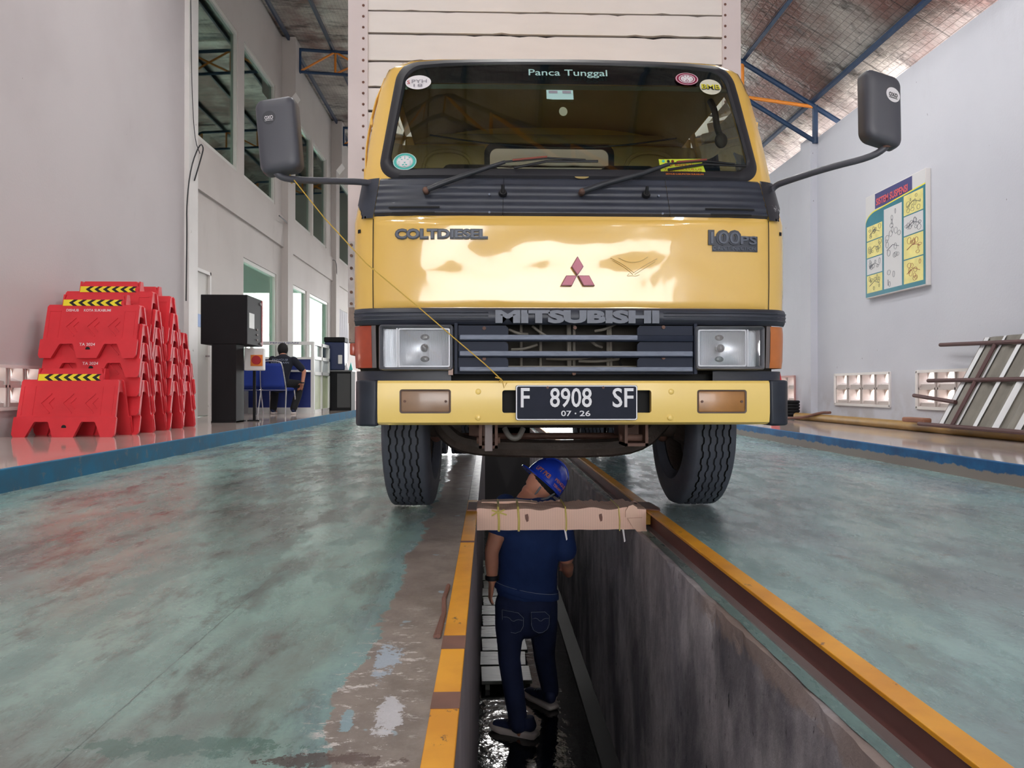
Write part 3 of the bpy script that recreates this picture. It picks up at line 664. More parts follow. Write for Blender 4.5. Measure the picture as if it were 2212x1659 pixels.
glass_text('S', p, .012, .018, REDS, o, dx=-.04, dz=.0, name='print')
def face_mark(o, p, m, k=1.0, y=.0146):
    mb = MB()
    def F(P): mb.add([Sx(p.x+x*k, p.z+z*k, y) for x, z in P], [tuple(range(len(P)))])
    for s_ in (-1, 1):
        F([(s_*.006, .008), (s_*.016, .012), (s_*.014, .007)]); F([(s_*.012, .018), (s_*.020, .020), (s_*.021, .011), (s_*.018, .015)])
        for i in range(3): F([(s_*.016, -.001-i*.006), (s_*.025, .002-i*.006), (s_*.025, -.0005-i*.006)])
        F([(s_*.002, -.010), (s_*.011, -.013), (s_*.009, -.018), (s_*.002, -.014)])
    F([(-.005, -.002), (.005, -.002), (.0, -.008)]); F([(-.0015, .010), (.0015, .010), (.001, .024), (-.001, .024)]); F([(-.008, -.020), (.008, -.020), (0, -.023)])
    mb.build('emblem', m, o, fixn=False)
o, p = sticker('round_sticker', 875, 351, .047, .038, TEALS, [(.97, .93, WHT), (.70, .66, WHT)]); tag(o, 'round teal sticker with an animal face emblem'); 
MB().add([Sx(p.x+x, p.z+z, .0138) for x, z in disc_pts(0, 0, .030, .024)], [tuple(range(32))]).build('field', WHT, o); face_mark(o, p, TEALS)
o, p = sticker('round_sticker', 1482, 173, .049, .031, MARS, [(.95, .90, WHT), (.70, .62, WHT)]); tag(o, 'round maroon and white sticker')
MB().add([Sx(p.x+x, p.z+z, .0138) for x, z in disc_pts(0, 0, .026, .017)], [tuple(range(32))]).build('field', WHT, o); face_mark(o, p, MARS, .75); 
o, p = sticker('oval_sticker', 1533, 190, .046, .037, mat('cream sticker', (222, 218, 200), .5)); tag(o, 'cream oval sticker with yellow lettering'); glass_text('BMB', p, .078, .024, INK, o, dz=-.002, name='print', off=.03); glass_text('BMB', p, .078, .022, YELS, o, dz=-.001, name='print', yoff=.0165)
o, p = sticker('paper_pass', 1209, 207, .054, .024, MINT, poly=[(-.055, -.020), (-.03, -.023), (.055, -.022), (.054, .022), (-.055, .022)]); tag(o, 'small pale mint card stuck high on the windscreen')
for dx in (-.028, .028): MB().add([Sx(p.x+dx+x, p.z+.012+z, .0135) for x, z in ((-.018, -.006), (.018, -.006), (.018, .006), (-.018, .006))], [(0, 1, 2, 3)]).build('print', GREYP, o)
o, p = sticker('oval_sticker', 1216, 243, .017, .021, mat('faded oval', (140, 146, 122), .5)); tag(o, 'small faded oval sticker')
o, p = sticker('inspection_sticker', 1470, 362, .1, .035, LIME, poly=[(-.088, .032), (.082, .036), (.096, -.026), (-.082, -.028)]); tag(o, 'lime green and yellow permit sticker')
for txt, wd, hh, dz, mm, dx in (('DINAS PERHUBUNGAN', .08, .006, .024, INK, .03), ('Uji Berkala', .12, .017, .006, REDS, -.005), ('TANDA LULUS', .15, .007, -.012, REDS, .005), ('DISHUB KABUPATEN SUKABUMI', .15, .006, -.022, BRN, .005)):
    glass_text(txt, p, wd, hh, mm, o, dz=dz, dx=dx, name='print')
MB().add([Sx(p.x+x, p.z+z, .0125) for x, z in ((-.082, -.028), (.096, -.026), (.098, -.038), (-.076, -.040))], [(0, 1, 2, 3)]).build('band', BRN, o); glass_text('SIDHUB KABUPATEN SUKABUMI', p, .15, .007, ORP, o, dz=-.033, dx=.01, name='print')
for dx, mm in ((-.07, TEALS), (-.05, INK), (-.033, BRN)): MB().add([Sx(p.x+dx+x, p.z+.023+z, .0138) for x, z in disc_pts(0, 0, .006, .006, 14)], [tuple(range(14))]).build('print', mm, o)
o, p = sticker('paper_scrap', 1567, 380, .017, .006, ORP, poly=[(-.018, .004), (-.004, .009), (.016, .002), (.015, -.006), (0, -.004), (-.014, -.002)])
o, p = sticker('inspection_sticker', 1256, 383, .028, .010, mat('faded tan sticker', (170, 150, 96), .5)); tag(o, 'small faded tan sticker at the foot of the windscreen')
# cowl: ribbed black panel under the windscreen
def cowl(s0, s1, name, slots=()):
    mb = MB(); NR = 40
    def f(u, v):
        z = 1.243+(1.408-1.243)*v; rb = .5-.5*math.cos(v*6*2*PI) if .04 < v < .80 else .3
        e = min(1, min(v, 1-v)*14); s = s0+(s1-s0)*u
        return S(s, z, -.002+.016*e+.004*rb*(1 if .04 < v < .80 else 0))
    mb.grid(f, 24, 60); o = mb.build(name, BLK, truck, smooth=40)
    return o
c1 = cowl(-.893, -.3175, 'cowl_panel'); c2 = cowl(-.3155, .4355, 'cowl_panel'); c3 = cowl(.4375, .893, 'cowl_panel')
for s_ in (-.3165, .4365): MB().grid(lambda u, v: S(s_-.004+.008*u, 1.245+.16*v, .004), 1, 6).build('cowl_seam', DARK, truck)
for cc, sg in ((c1, -1), (c3, 1)):
    for z, a, b in ((1.275, .60, .83), (1.252, .62, .81)):
        MB().grid(lambda u, v: S(sg*(a+(b-a)*u), z+.007*v-.003, .0195), 8, 1).build('vent_slot', DARK, cc)
def corner(sg, m, name):
    mb = MB()
    def f(u, v):
        z = 1.235+.17*v; s = .895+(.985-.895)*u; s = min(s, .985-.06*max(0, .35-v)/.35*u)
        return S(sg*s, z, .017)
    mb.grid(f, 10, 8); return mb.build(name, m, truck, smooth=40)
corner(-1, BLK, 'mirror_mount_cover')
tag(corner(1, mat('scraped black mount', (50, 50, 56), .4, dirt=((190, 190, 196), .60, 16), var=.2), 'mirror_mount_cover'), 'scratched black mirror mount')
for px, py in ((1057, 421), (1057, 463), (1422, 424), (1427, 466)):
    p = L(px, py, .08); MB().cyl(S(p.x/prof(p.z)[0], p.z, .016), S(p.x/prof(p.z)[0], p.z, .024), .004, n=10).build('screw', GRS, c2)
for px, py in ((1086, 405), (1394, 408)):
    p = L(px, py+15, .09); q = Sx(p.x, p.z, .02); MB().cyl(q, q+Vector((0, -.012, .004)), .017, .013).cyl(q+Vector((0, -.01, 0)), q+Vector((0, -.022, .028)), .007, .006).build('washer_nozzle', INK, c2)
# wipers
for (pp, tip) in (((920, 411), [(955, 404), (1020, 381), (1090, 358), (1180, 350), (1290, 350)]), ((1257, 415), [(1300, 405), (1380, 383), (1440, 362), (1520, 356), (1608, 360)])):
    wp = MB(); a = L(*pp, .06); a = Sx(a.x, a.z, .045); wp.cyl(Sx(a.x, a.z, .01), a, .012).sph(a, .013)
    pts = [a]
    for px, py in tip[:3]:
        q = on_glass(px, py); pts.append(Sx(q.x, q.z, .05))
    wo = MB().tube(pts, [.011, .012, .010, .007], smooth=0, n=8).build('wiper_arm', mat('wiper black', (52, 54, 60), .4), truck, smooth=50)
    wp.build('wiper_pivot', UND2, wo, smooth=50)
    bl = MB(); q0 = [on_glass(*t) for t in (tip[1], tip[2], tip[3], tip[4])]
    s0 = on_glass(tip[1][0]+ (90 if pp[0] < 1000 else 60), tip[2][1]+8)
    bl.tube([Sx(s0.x, s0.z, .022)]+[Sx(q.x, q.z-.004, .022) for q in q0[2:]], .005, n=6).tube([Sx(q.x, q.z+.004, .040) for q in q0[1:3]]+[Sx(q0[3].x-.05, q0[3].z, .026)], .004, n=6)
    bl.build('wiper_blade', INK, wo)
    MB().tube([Sx(q0[1].x+.03, q0[1].z+.010, .046), Sx(q0[2].x, q0[2].z+.008, .046)], .004, n=6).build('blade_clip', mat('reddish clip', (140, 66, 50), .5), wo)
# front panel and its details
fp = MB(); fp.grid(lambda u, v: S(-.893+1.786*u, .893+(1.232-.893)*v, .006+(-.006 if v in (0, 1) or u in (0, 1) else 0)+.003*noise.noise(Vector((u*7, v*3, 3)))), 60, 24)
fp.build('front_panel', CAB, truck, smooth=60)
for sg in (-1, 1):
    MB().grid(lambda u, v: S(sg*(.893+.004*u), .89+.345*v, .004), 1, 10).build('panel_seam', DARK, truck)
    MB().grid(lambda u, v: S(sg*(.955+.015*u), 1.184+.014*v, .003), 2, 1).build('clip_hole', DARK, truck)
def front_text(name, txt, px0, px1, py0, py1, m, off=.02, dep=.006, yo_=.012, shear=0, parent=truck):
    a = L(px0, py1, .06); b = L(px1, py0, .06); cx = (a.x+b.x)/2; cz_ = (a.z+b.z)/2
    return text(name, txt, b.x-a.x, b.z-a.z, m, (0, 0, 0), parent, depth=dep, off=off, shear=shear, deform=lambda q: Sx(cx+q.x, cz_+q.z, yo_-q.y))
o = front_text('badge_lettering', 'COLT', 853, 947, 495, 518, LTE, off=.07, dep=.004); tag(o, 'grey raised lettering at the left of the front panel'); front_text('letter_face', 'COLT', 855, 945, 497, 516, LTR, off=.025, yo_=.015, parent=o)
o = front_text('badge_lettering', 'DIESEL', 945, 1054, 496, 518, LTE, off=.07, dep=.004); front_text('letter_face', 'DIESEL', 948, 1052, 499, 515, LTR, off=.02, yo_=.015, parent=o)
b0 = L(1535, 545, .07); b1 = L(1635, 512, .07)
bd = MB().grid(lambda u, v: Sx(b0.x+(b1.x-b0.x)*u, b0.z+(b1.z-b0.z)*v*(1 if u > .0 else .9), .010), 10, 1).build('power_badge', LTE, truck, label='dark power badge at the right of the front panel')
front_text('badge_lettering', '100', 1528, 1600, 498, 531, LTE, off=.08, parent=bd, yo_=.011); front_text('letter_face', '100', 1533, 1596, 503, 528, LTR, off=.0, parent=bd, yo_=.015)
front_text('letter_face', 'PS', 1598, 1634, 511, 529, LTR, off=.02, parent=bd, yo_=.014); front_text('letter_face', 'DIRECT INJECTION', 1538, 1632, 534, 543, LTR, parent=bd, yo_=.012, dep=.003)
em = thing('diamond_emblem', None, None); em.parent = truck
for P in ([(1246, 556), (1259, 578), (1246, 597), (1233, 578)], [(1245, 597), (1234, 619), (1210, 619), (1222, 597)], [(1247, 597), (1271, 597), (1283, 619), (1259, 619)]):
    q = [L(x, y, .055) for x, y in P]; cc = sum(q, Vector())/4
    MB().prism([(v.x, v.z) for v in q], .030, .050).build('diamond', mat('maroon diamond edge', (130, 50, 66), .4), em)
    MB().prism([((v.x-cc.x)*.88+cc.x, (v.z-cc.z)*.88+cc.z) for v in q], .027, .034).build('diamond_face', mat('faded pink diamond', (214, 128, 148), .45), em)
gm = MB()
for P in ([(1318, 558), (1345, 572), (1368, 590)], [(1418, 560), (1392, 574), (1368, 590)], [(1322, 563), (1346, 577), (1366, 594)], [(1414, 566), (1392, 580), (1370, 594)], [(1335, 558), (1352, 566), (1368, 568), (1384, 565), (1398, 556)], [(1358, 592), (1352, 598), (1364, 596), (1372, 598), (1380, 594)]):
    gm.tube([Sx(L(x, y, .06).x, L(x, y, .06).z, .009) for x, y in P], .0011, n=5, smooth=1)
gm.build('faded_mark', mat('ghost of a removed sticker', (224, 196, 130), .5), truck, label='faint winged outline left by a removed sticker')
# name band
MB().grid(lambda u, v: S(-.985+1.97*u, .826+.064*v, .012+.02*math.sin(PI*min(1, max(0, v)))**.5), 50, 8).build('name_band', BLK, truck, smooth=50)
for a, b in ((-.985, -.38), (.40, .985)):
    for dz in (.016, .03, .044): MB().tube([S(a+(b-a)*i/10, .828+dz, .034) for i in range(11)], .0022, n=5).build('band_rib', LTE, truck)
a = L(1070, 698, .04); b = L(1421, 673, .04)
text('name_lettering', 'MITSUBISHI', b.x-a.x, b.z-a.z+.004, LTR, ((a.x+b.x)/2, .022, (a.z+b.z)/2), truck, depth=.014, off=.06)
# grille
def R(px0, px1, py0, py1, yl): a = L(px0, py1, yl); b = L(px1, py0, yl); return a.x, b.x, a.z, b.z
gx0, gx1, gz0, gz1 = R(982, 1503, 700, 808, .05)
gr = MB(); gr.bb(gx0, gx0+.012, .03, .08, gz0, gz1).bb(gx1-.012, gx1, .03, .08, gz0, gz1); gr.bb(gx0, gx1, .04, .08, gz0, gz0+.012)
for (ra, rb, zt) in ((722, 735, 703), (757, 770, 738), (791, 803, 772)):
    x0, x1, z0, z1 = R(990, 1497, ra, rb, .03); _, _, _, zz1 = R(990, 1100, zt, rb, .03)
    ox0, ox1, _, _ = R(1098, 1377, ra, rb, .03)
    for xa, xb, sg in ((x0, ox0, 1), (ox1, x1, -1)):
        P = [(xa, z0), (xb, z0), (xb, zz1-.01), (xb-(.01*sg if sg > 0 else 0), zz1), (xa, zz1)] if sg > 0 else [(xa, z0), (xb, z0), (xb, zz1), (xa+.01, zz1), (xa, zz1-.01)]
        gr.prism(P, .034, .046)
    gr.bb(x0, x1, .022, .06, z0-.004, z1-.004, bev=.004)
gr.build('grille', GRL, truck, smooth=40)
for i, (ra, rb) in enumerate(((724, 734), (759, 769), (793, 802))):
    x0, x1, z0, z1 = R(993, 1377 if i == 0 else 1496, ra, rb, .02); MB().bb(x0, x1, .014, .026, z0, z1, bev=.003).build('slat_edge', GRS, truck)
for px, py in ((1046, 709), (1046, 775), (1433, 707), (1433, 773), (1242, 708), (1240, 807)):
    q = L(px, py, .03); MB().cyl(q+Vector((0, .012, 0)), q+Vector((0, -.004, 0)), .007, n=10).build('grille_bolt', UND2, truck)
# engine bay seen through the grille
eb = MB(); eb.bb(-.5, .5, .22, .26, .45, .9).bb(-.84, -.5, .25, .28, .5, .9).bb(.5, .84, .25, .28, .5, .9); eb.build('radiator', mat('dusty radiator', (66, 62, 56), .8, var=.25, vs=14), truck)
rd = MB(); Rr = random.Random(3)
for px in (1127, 1168, 1230, 1240, 1313, 1321): q = L(px, 752, .16); rd.cyl((q.x, .16, .55), (q.x+Rr.uniform(-.006, .006), .17, .90), .006 if px != 1230 else .010, n=8)
for a_, b_ in (((1105, 755), (1160, 745)), ((1150, 705), (1200, 735)), ((1285, 715), (1330, 700)), ((1275, 735), (1300, 750)), ((1180, 775), (1290, 770)), ((1250, 780), (1340, 775)), ((1100, 712), (1140, 722))):
    rd.tube([L(*a_, .13), L((a_[0]+b_[0])/2, (a_[1]+b_[1])/2+4, .11), L(*b_, .14)], .0055, smooth=2, n=7)
rd.bb(-.35, .45, .14, .16, .72, .728).bb(-.35, .45, .14, .16, .665, .672)
rd.build('bay_rods', mat('dusty grey rods', (136, 130, 120), .5, var=.15), truck)
MB().tube([L(1342, 790, .15), L(1336, 778, .14), L(1350, 768, .13), L(1375, 766, .14)], .006, smooth=2).build('hose', INK, truck)
# headlights and corner indicators
LENS = glass('ribbed headlamp glass', (.93, .95, .97), .12, .30, .9)
def headlight(px0, px1, py0, py1, side):
    x0, x1, z0, z1 = R(px0, px1, py0, py1, .03)
    fr = MB(); hl = thing('headlight', None, None); hl.parent = truck
    O = rrect(x0, x1, z0, z1, .012, 4); I = rrect(x0+.012, x1-.012, z0+.012, z1-.012, .008, 4); n_ = len(O)
    fr.add([(x, .02, z) for x, z in O]+[(x, .012, z) for x, z in rrect(x0+.004, x1-.004, z0+.004, z1-.004, .01, 4)]+[(x, .03, z) for x, z in I]+[(x, .09, z) for x, z in I]+[(x, .1, z) for x, z in O],
           [(r_*n_+i, r_*n_+(i+1) % n_, (r_+1)*n_+(i+1) % n_, (r_+1)*n_+i) for r_ in range(3) for i in range(n_)]+[(4*n_+i, 4*n_+(i+1) % n_, (i+1) % n_, i) for i in range(n_)])
    fr.build('bezel', mat('grey headlamp bezel', (128, 130, 138), .35, .3), hl, smooth=40)
    ww = x1-x0; xs = x0+.012+ww*.20 if side < 0 else x1-.012-ww*.20
    ma, mb_ = (xs+.006, x1-.014) if side < 0 else (x0+.014, xs-.006); sa, sb = (x0+.014, xs-.004) if side < 0 else (xs+.004, x1-.014)
    cx, cz_ = (ma+mb_)/2, (z0+z1)/2
    rf = MB(); rf.bb(x0+.01, x1-.01, .085, .09, z0+.01, z1-.01)
    rf.build('backing', mat('silver backing', (214, 216, 220), .3, .5), hl)
    dish = MB(); hw_, hh_ = (mb_-ma)/2, (z1-z0)/2-.012
    def df(u, v):
        x, z = 2*u-1, 2*v-1; return Vector((cx+x*hw_, .075-.035*min(1, x*x*.6+z*z*.6), cz_+z*hh_))
    dish.grid(df, 24, 20); dish.build('reflector', mat('bright headlamp reflector', (246, 248, 252), .3, .5), hl, smooth=60)
    MB().cyl((cx, .05, cz_), (cx, .08, cz_), .013).sph((cx, .05, cz_), .016).sph((cx, .066, cz_+.042), .017, (1, .3, .7)).sph((cx, .066, cz_-.042), .017, (1, .3, .7)).build('bulb', mat('grey bulb shield', (150, 148, 146), .3, .5), hl, smooth=60)
    for q0, q1, nm_ in ((ma, mb_, 'lens'), (sa, sb, 'side_lens')):
        nn = int((q1-q0)/.0045); m = MB()
        m.grid(lambda u, v: Vector((q0+(q1-q0)*u, .030-.008*math.sin(PI*u)*math.sin(PI*v)-(.0016 if int(u*nn*2+.5) % 2 else 0), z0+.015+(z1-z0-.03)*v)), nn*2, 6)
        m.build(nm_, LENS, hl, smooth=20)
    fm = MB(); fm.bb(min(xs-.003, xs+.003), max(xs-.003, xs+.003), .022, .04, z0+.013, z1-.013)
    O = rrect(ma-.002, mb_+.002, z0+.013, z1-.013, .006, 3); n_ = len(O); I = rrect(ma+.003, mb_-.003, z0+.018, z1-.018, .005, 3)
    fm.add([(x, .024, z) for x, z in O]+[(x, .024, z) for x, z in I], [(i, (i+1) % n_, n_+(i+1) % n_, n_+i) for i in range(n_)]); fm.build('chrome_trim', mat('pale chrome trim', (190, 192, 198), .4, .2), hl)
headlight(819, 979, 702, 800, -1); headlight(1501, 1650, 705, 799, 1)
for sg, m_, lb in ((-1, mat('faded red orange lens', (176, 74, 50), .3, var=.18, vs=14, coat=.4), 'reddish orange corner indicator'), (1, mat('orange lens', (208, 122, 62), .3, var=.1, vs=14, coat=.4), 'orange corner indicator')):
    z0, z1 = L(800, 795, .1).z, L(800, 704, .1).z; m = MB()
    ind = MB().grid(lambda u, v: S(sg*(.905+.095*u), z0+(z1-z0)*v, .010 if 0 < v < 1 else .002), 14, 6)
    ind.grid(lambda u, v: Vector((sg*(.862+.004*(1-abs(2*v-1))), .31+.10*u, z0+(z1-z0)*v)), 2, 4)
    ind.bb(sg*.862, sg*.885, .24, .33, z0+.055, z0+.105, bev=.006)
    ind.build('corner_indicator', m_, truck, smooth=40, label=lb)
    MB().grid(lambda u, v: S(sg*(.885+.02*u), z0+(z1-z0)*v, .006), 2, 2).build('indicator_base', mat('grey indicator base', (120, 112, 112), .5), truck)
for sg in (-1, 1):
    lp = MB()
    a_, b_ = (S(sg*.56, .64), S(sg*.97, .64)); lp.grid(lambda u, v: S(sg*((.55 if sg < 0 else .64)+(.99-(.55 if sg < 0 else .64))*u), .605+.045*v, -.012), 12, 2)
    lp.build('lower_panel', BLK, truck, smooth=40)
MB().bb(*R(1020-52, 1020-42, 794, 810, .0)[:2], .02, .03, *R(968, 978, 794, 810, .02)[2:]).build('bracket', mat('pink primer bracket', (176, 150, 140), .5), truck)
# bumper
x0, x1, z0, z1 = R(815, 1663, 822, 919, 0)
bm_ = MB(); hx = R(1085, 1407, 843, 892, 0); f1 = R(863, 974, 841, 893, 0); f2 = R(1506, 1613, 842, 893, 0)
xs = sorted([x0, x1, f1[0], f1[1], hx[0], hx[1], f2[0], f2[1]]); zsb = [z0, hx[2], hx[3], z1]
def bface(mb, yf):
    pr = [(z0-.0, yf+.035), (z0+.010, yf+.006), (hx[2], yf), (hx[3], yf), (z1-.010, yf+.002), (z1-.001, yf+.012), (z1, yf+.12)]
    for a, b in zip(xs, xs[1:]):
        for (za, ya), (zb_, yb_) in zip(pr, pr[1:]):
            if za == hx[2] and any(abs(a-h[0]) < 1e-6 for h in (hx, f1, f2)): continue
            mb.quad((a, ya, za), (b, ya, za), (b, yb_, zb_), (a, yb_, zb_))
    for h in (hx, f1, f2):   # hole returns
        P = [(h[0], h[2]), (h[1], h[2]), (h[1], h[3]), (h[0], h[3])]
        for i in range(4):
            (a, c_), (b, d) = P[i], P[(i+1) % 4]; mb.quad((a, yf, c_), (b, yf, d), (b, yf+.03, d), (a, yf+.03, c_))
        r_ = .008
        for cx, cz_, qx, qz in ((h[0], h[2], 1, 1), (h[1], h[2], -1, 1), (h[1], h[3], -1, -1), (h[0], h[3], 1, -1)):
            mb.add([(cx, yf, cz_), (cx+qx*r_, yf, cz_), (cx+qx*r_*.3, yf, cz_+qz*r_*.3), (cx, yf, cz_+qz*r_)], [(0, 1, 2, 3)])
bface(bm_, 0)
bm_.quad((x0, .035, z0), (x1, .035, z0), (x1, .14, z0+.01), (x0, .14, z0+.01))
bm_.build('bumper', BUMP, truck, smooth=30)
MB().bb(x0+.01, x1-.01, .06, .10, z0+.02, z1-.03).build('bumper_beam', DARK, truck)
for sg, xa in ((-1, x0), (1, x1)):
    ec = MB(); xo = L(770, 870, .08).x if sg < 0 else L(1696, 870, .08).x
    P = [(xa, -.003), (xa+sg*.03, -.002), (xo-sg*.02, .018), (xo-sg*.004, .045), (xo, .10), (xo, .36), (xo-sg*.03, .36), (xa, .10)]
    ec.prism(P, z0-.004, z1+.002, 'z'); o = ec.build('bumper_end', mat('black bumper end', (40, 46, 58), .45, var=.2, vs=9, dirt=((120, 126, 136), .70, 30)), truck, smooth=40)
    bv = o.modifiers.new('b', 'BEVEL'); bv.width = .010; bv.segments = 3; bv.limit_method = 'ANGLE'
for h, m_, lb in ((f1, mat('brown smoked lens', (150, 118, 92), .3, var=.12, vs=14, coat=.3), 'brownish fog lamp'), (f2, mat('amber brown lens', (168, 116, 58), .3, var=.25, vs=10, coat=.3), 'amber fog lamp')):
    o = MB().bb(h[0]+.003, h[1]-.003, .002, .03, h[2]+.003, h[3]-.003, bev=.006, seg=3).build('fog_lamp', m_, truck, smooth=40, label=lb)
    f_ = MB(); O = rrect(h[0], h[1], h[2], h[3], .01, 4); I = rrect(h[0]+.006, h[1]-.006, h[2]+.006, h[3]-.006, .007, 4); n_ = len(O)
    f_.add([(x, -.001, z) for x, z in O]+[(x, .0, z) for x, z in I], [(i, (i+1) % n_, n_+(i+1) % n_, n_+i) for i in range(n_)]); f_.build('lamp_surround', mat('brown surround', (88, 66, 54), .5), o)
    for q in (.1, .9): xx = h[0]+(h[1]-h[0])*q; MB().cyl((xx, .004, (h[2]+h[3])/2), (xx, -.002, (h[2]+h[3])/2), .005, n=10).build('lamp_screw', UND2, o)
for px, py in ((1033, 846), (1033, 902), (1450, 846), (1448, 902)):
    q = L(px, py, 0); MB().sph((q.x, .001, q.z), .0115, (1, .35, 1), n=16).build('bumper_bolt', BUMP, truck, smooth=60)
# licence plate
a0, a1, c0, c1 = R(1114, 1377, 832, 908, -.02); PLB = mat('black plate', (38, 42, 56), .5, spec=.12, var=.1, vs=20); PLW = mat('white plate print', (232, 234, 240), .4)
pl = MB().prism(rrect(a0, a1, c0, c1, .008), -.020, -.014).build('license_plate', PLB, truck, label='black plate with white characters')
bo = MB(); O = rrect(a0+.001, a1-.001, c0+.001, c1-.001, .008); I = rrect(a0+.005, a1-.005, c0+.005, c1-.005, .006); n_ = len(O)
bo.add([(x, -.0215, z) for x, z in O]+[(x, -.0215, z) for x, z in I], [(i, (i+1) % n_, n_+(i+1) % n_, n_+i) for i in range(n_)]); bo.build('plate_border', PLW, pl)
for txt, u0, u1, v0, v1 in (('F', 1125, 1144, 838, 880), ('8908', 1188, 1278, 838, 880), ('SF', 1323, 1368, 838, 880), ('07', 1212, 1234, 887, 899), ('26', 1252, 1275, 887, 899)):
    q = R(u0, u1, v0, v1, -.02); text('plate_characters', txt, q[1]-q[0], q[3]-q[2], PLW, ((q[0]+q[1])/2, -.023, (q[2]+q[3])/2), pl, depth=.003, off=.012)
q = L(1243, 893, -.02); MB().cyl((q.x, -.020, q.z), (q.x, -.024, q.z), .003, n=12).build('plate_dot', PLW, pl)
for px in (1183, 1303): q = L(px, 837, -.02); MB().cyl((q.x, -.018, q.z), (q.x, -.025, q.z), .005, n=10).build('plate_bolt', UND2, pl)
# mirrors on arms
MIR = mat('grey mirror shell', (84, 84, 92), .42, var=.06)
def mirror(pix, arm, yl, label, tilt, stick):
    mm = MB(); q = [L(x, y, yl) for x, y in pix]; c_ = sum(q, Vector())/4; ux = ((q[1]-q[0])+(q[2]-q[3]))/2; uz = ((q[3]-q[0])+(q[2]-q[1]))/-2
    w_, h_ = ux.length, uz.length; ux.normalize(); uz.normalize(); uy = uz.cross(ux)
    M = Matrix((ux, uy, uz)).transposed().to_4x4(); M.translation = c_
    prf = [(.030, 1.0, 1.0), (.0, 1.0, 1.0), (-.018, .985, .99), (-.030, .93, .955), (-.037, .82, .89), (-.040, .6, .7), (-.041, .25, .3), (-.041, .01, .01)]
    rr0 = rrect(-w_/2, w_/2, -h_/2, h_/2, .030, 6); n0 = len(rr0)
    mm.add([M @ Vector((x*a_, d_, z*b_)) for d_, a_, b_ in prf for x, z in rr0], [(i*n0+j, i*n0+(j+1) % n0, (i+1)*n0+(j+1) % n0, (i+1)*n0+j) for i in range(len(prf)-1) for j in range(n0)]+[tuple(range(n0))])
    arm_o = MB().tube([L(x, y, l) for x, y, l in arm], .0125, smooth=2, n=12).build('mirror_arm', MIR, truck, smooth=60)
    o = mm.build('mirror_shell', MIR, arm_o, smooth=40, label=label)
    MB().prism(rrect(-w_*.44, w_*.44, -h_*.45, h_*.45, .02), .036, .040, shear=lambda v: M @ v).build('mirror_glass', CHR, arm_o)
    (sx_, sz_, r_, m1, m2) = stick
    MB().add([M @ Vector((sx_*w_+x, -.0418, sz_*h_+z)) for x, z in disc_pts(0, 0, r_, r_)], [tuple(range(32))]).build('mirror_sticker', m1, arm_o)
    text('sticker_lettering', 'OXO', r_*1.25, r_*.55, m2, (0, 0, 0), arm_o, depth=.0008, off=.02, deform=lambda v: M @ (Vector((sx_*w_, -.0428, sz_*h_))+v))
    text('sticker_lettering', 'ORIGINAL', r_*1.25, r_*.16, m2, (0, 0, 0), arm_o, depth=.0008, deform=lambda v: M @ (Vector((sx_*w_, -.0428, sz_*h_-r_*.42))+v))
mirror([(554, 222), (640, 210), (655, 368), (566, 382)], [(592, 360, -.06), (601, 382, -.06), (640, 389, -.03), (720, 391, .06), (790, 393, .14), (812, 400, .16), (822, 430, .15)], -.06, 'dark grey mirror back at the left of the cab', 0, (-.15, .22, .024, mat('dark sticker', (66, 66, 72), .5), WHT))
mirror([(1860, 145), (1938, 180), (1941, 322), (1862, 306)], [(1916, 300, -.12), (1916, 318, -.12), (1880, 340, -.10), (1790, 362, -.02), (1700, 391, .10), (1672, 402, .16), (1660, 425, .16)], -.12, 'dark grey mirror back at the right of the cab', 0, (.22, .20, .026, WHT, INK))
q = L(1916, 308, -.12); MB().cyl(q+Vector((0, 0, -.02)), q+Vector((0, .0, .04)), .018, .011).build('mirror_clamp', UND2, truck)
# visors, hinges
for sg in (-1, 1):
    m = MB(); m.grid(lambda u, v: Vector((sg*((prof(1.45+.47*v)[0])+.014*math.sin(PI*min(1, v*1.1))+.004), .34+.10*v+.07*u+.10*(1-v)*0, 1.45+.47*v)), 2, 14)
    m.build('rain_visor', CAB, truck, solid=.004, smooth=50)
    MB().box((sg*.83, .30, 1.46), (.012, .03, .05), bev=.003).box((sg*.815, .36, 1.70), (.010, .03, .03), bev=.003).build('pillar_clip', CAB, truck)
    MB().tube([(sg*prof(z)[0]*.985, prof(z)[1]+.27, z) for z in (1.42, 1.55, 1.7, 1.85, 1.92)], .014, n=8).build('door_pillar', CAB, truck)
    MB().add([(sg*.832, .44, 1.41), (sg*.832, 1.16, 1.41), (sg*.77, 1.16, 1.91), (sg*.775, .52, 1.91)], [(0, 1, 2, 3)]).build('door_glass', CLR, truck)
# door handles + inside
for (x, nm_) in ((-.42, 'seat'), (.42, 'seat')):
    o = MB().box((x, .95, 1.02), (.52, .50, .16), bev=.05, seg=3).box((x, 1.17, 1.34), (.50, .12, .62), rot=(-.12, 'X'), bev=.05, seg=3).build('seat', mat('black vinyl', (34, 36, 38), .5), truck, smooth=40)
    MB().box((x, 1.20, 1.70), (.30, .09, .14), bev=.04, seg=3).build('headrest', mat('black vinyl', (34, 36, 38), .5), o, smooth=40)
MB().bb(-.78, .78, .22, .52, 1.05, 1.34, bev=.03).bb(-.75, -.1, .28, .5, 1.32, 1.38, bev=.02).build('dashboard', mat('dark dashboard', (44, 46, 46), .6), truck, smooth=40)
MB().tube([(-.42+.2*math.cos(t*PI/12), .55-.06*math.sin(t*PI/12), 1.36+.12*math.sin(t*PI/12)) for t in range(24)], .013, n=8, closed=True).cyl((-.42, .50, 1.26), (-.42, .57, 1.36), .02).bb(-.60, -.24, .54, .56, 1.355, 1.375).build('steering_wheel', mat('black vinyl', (34, 36, 38), .5), truck, smooth=60)
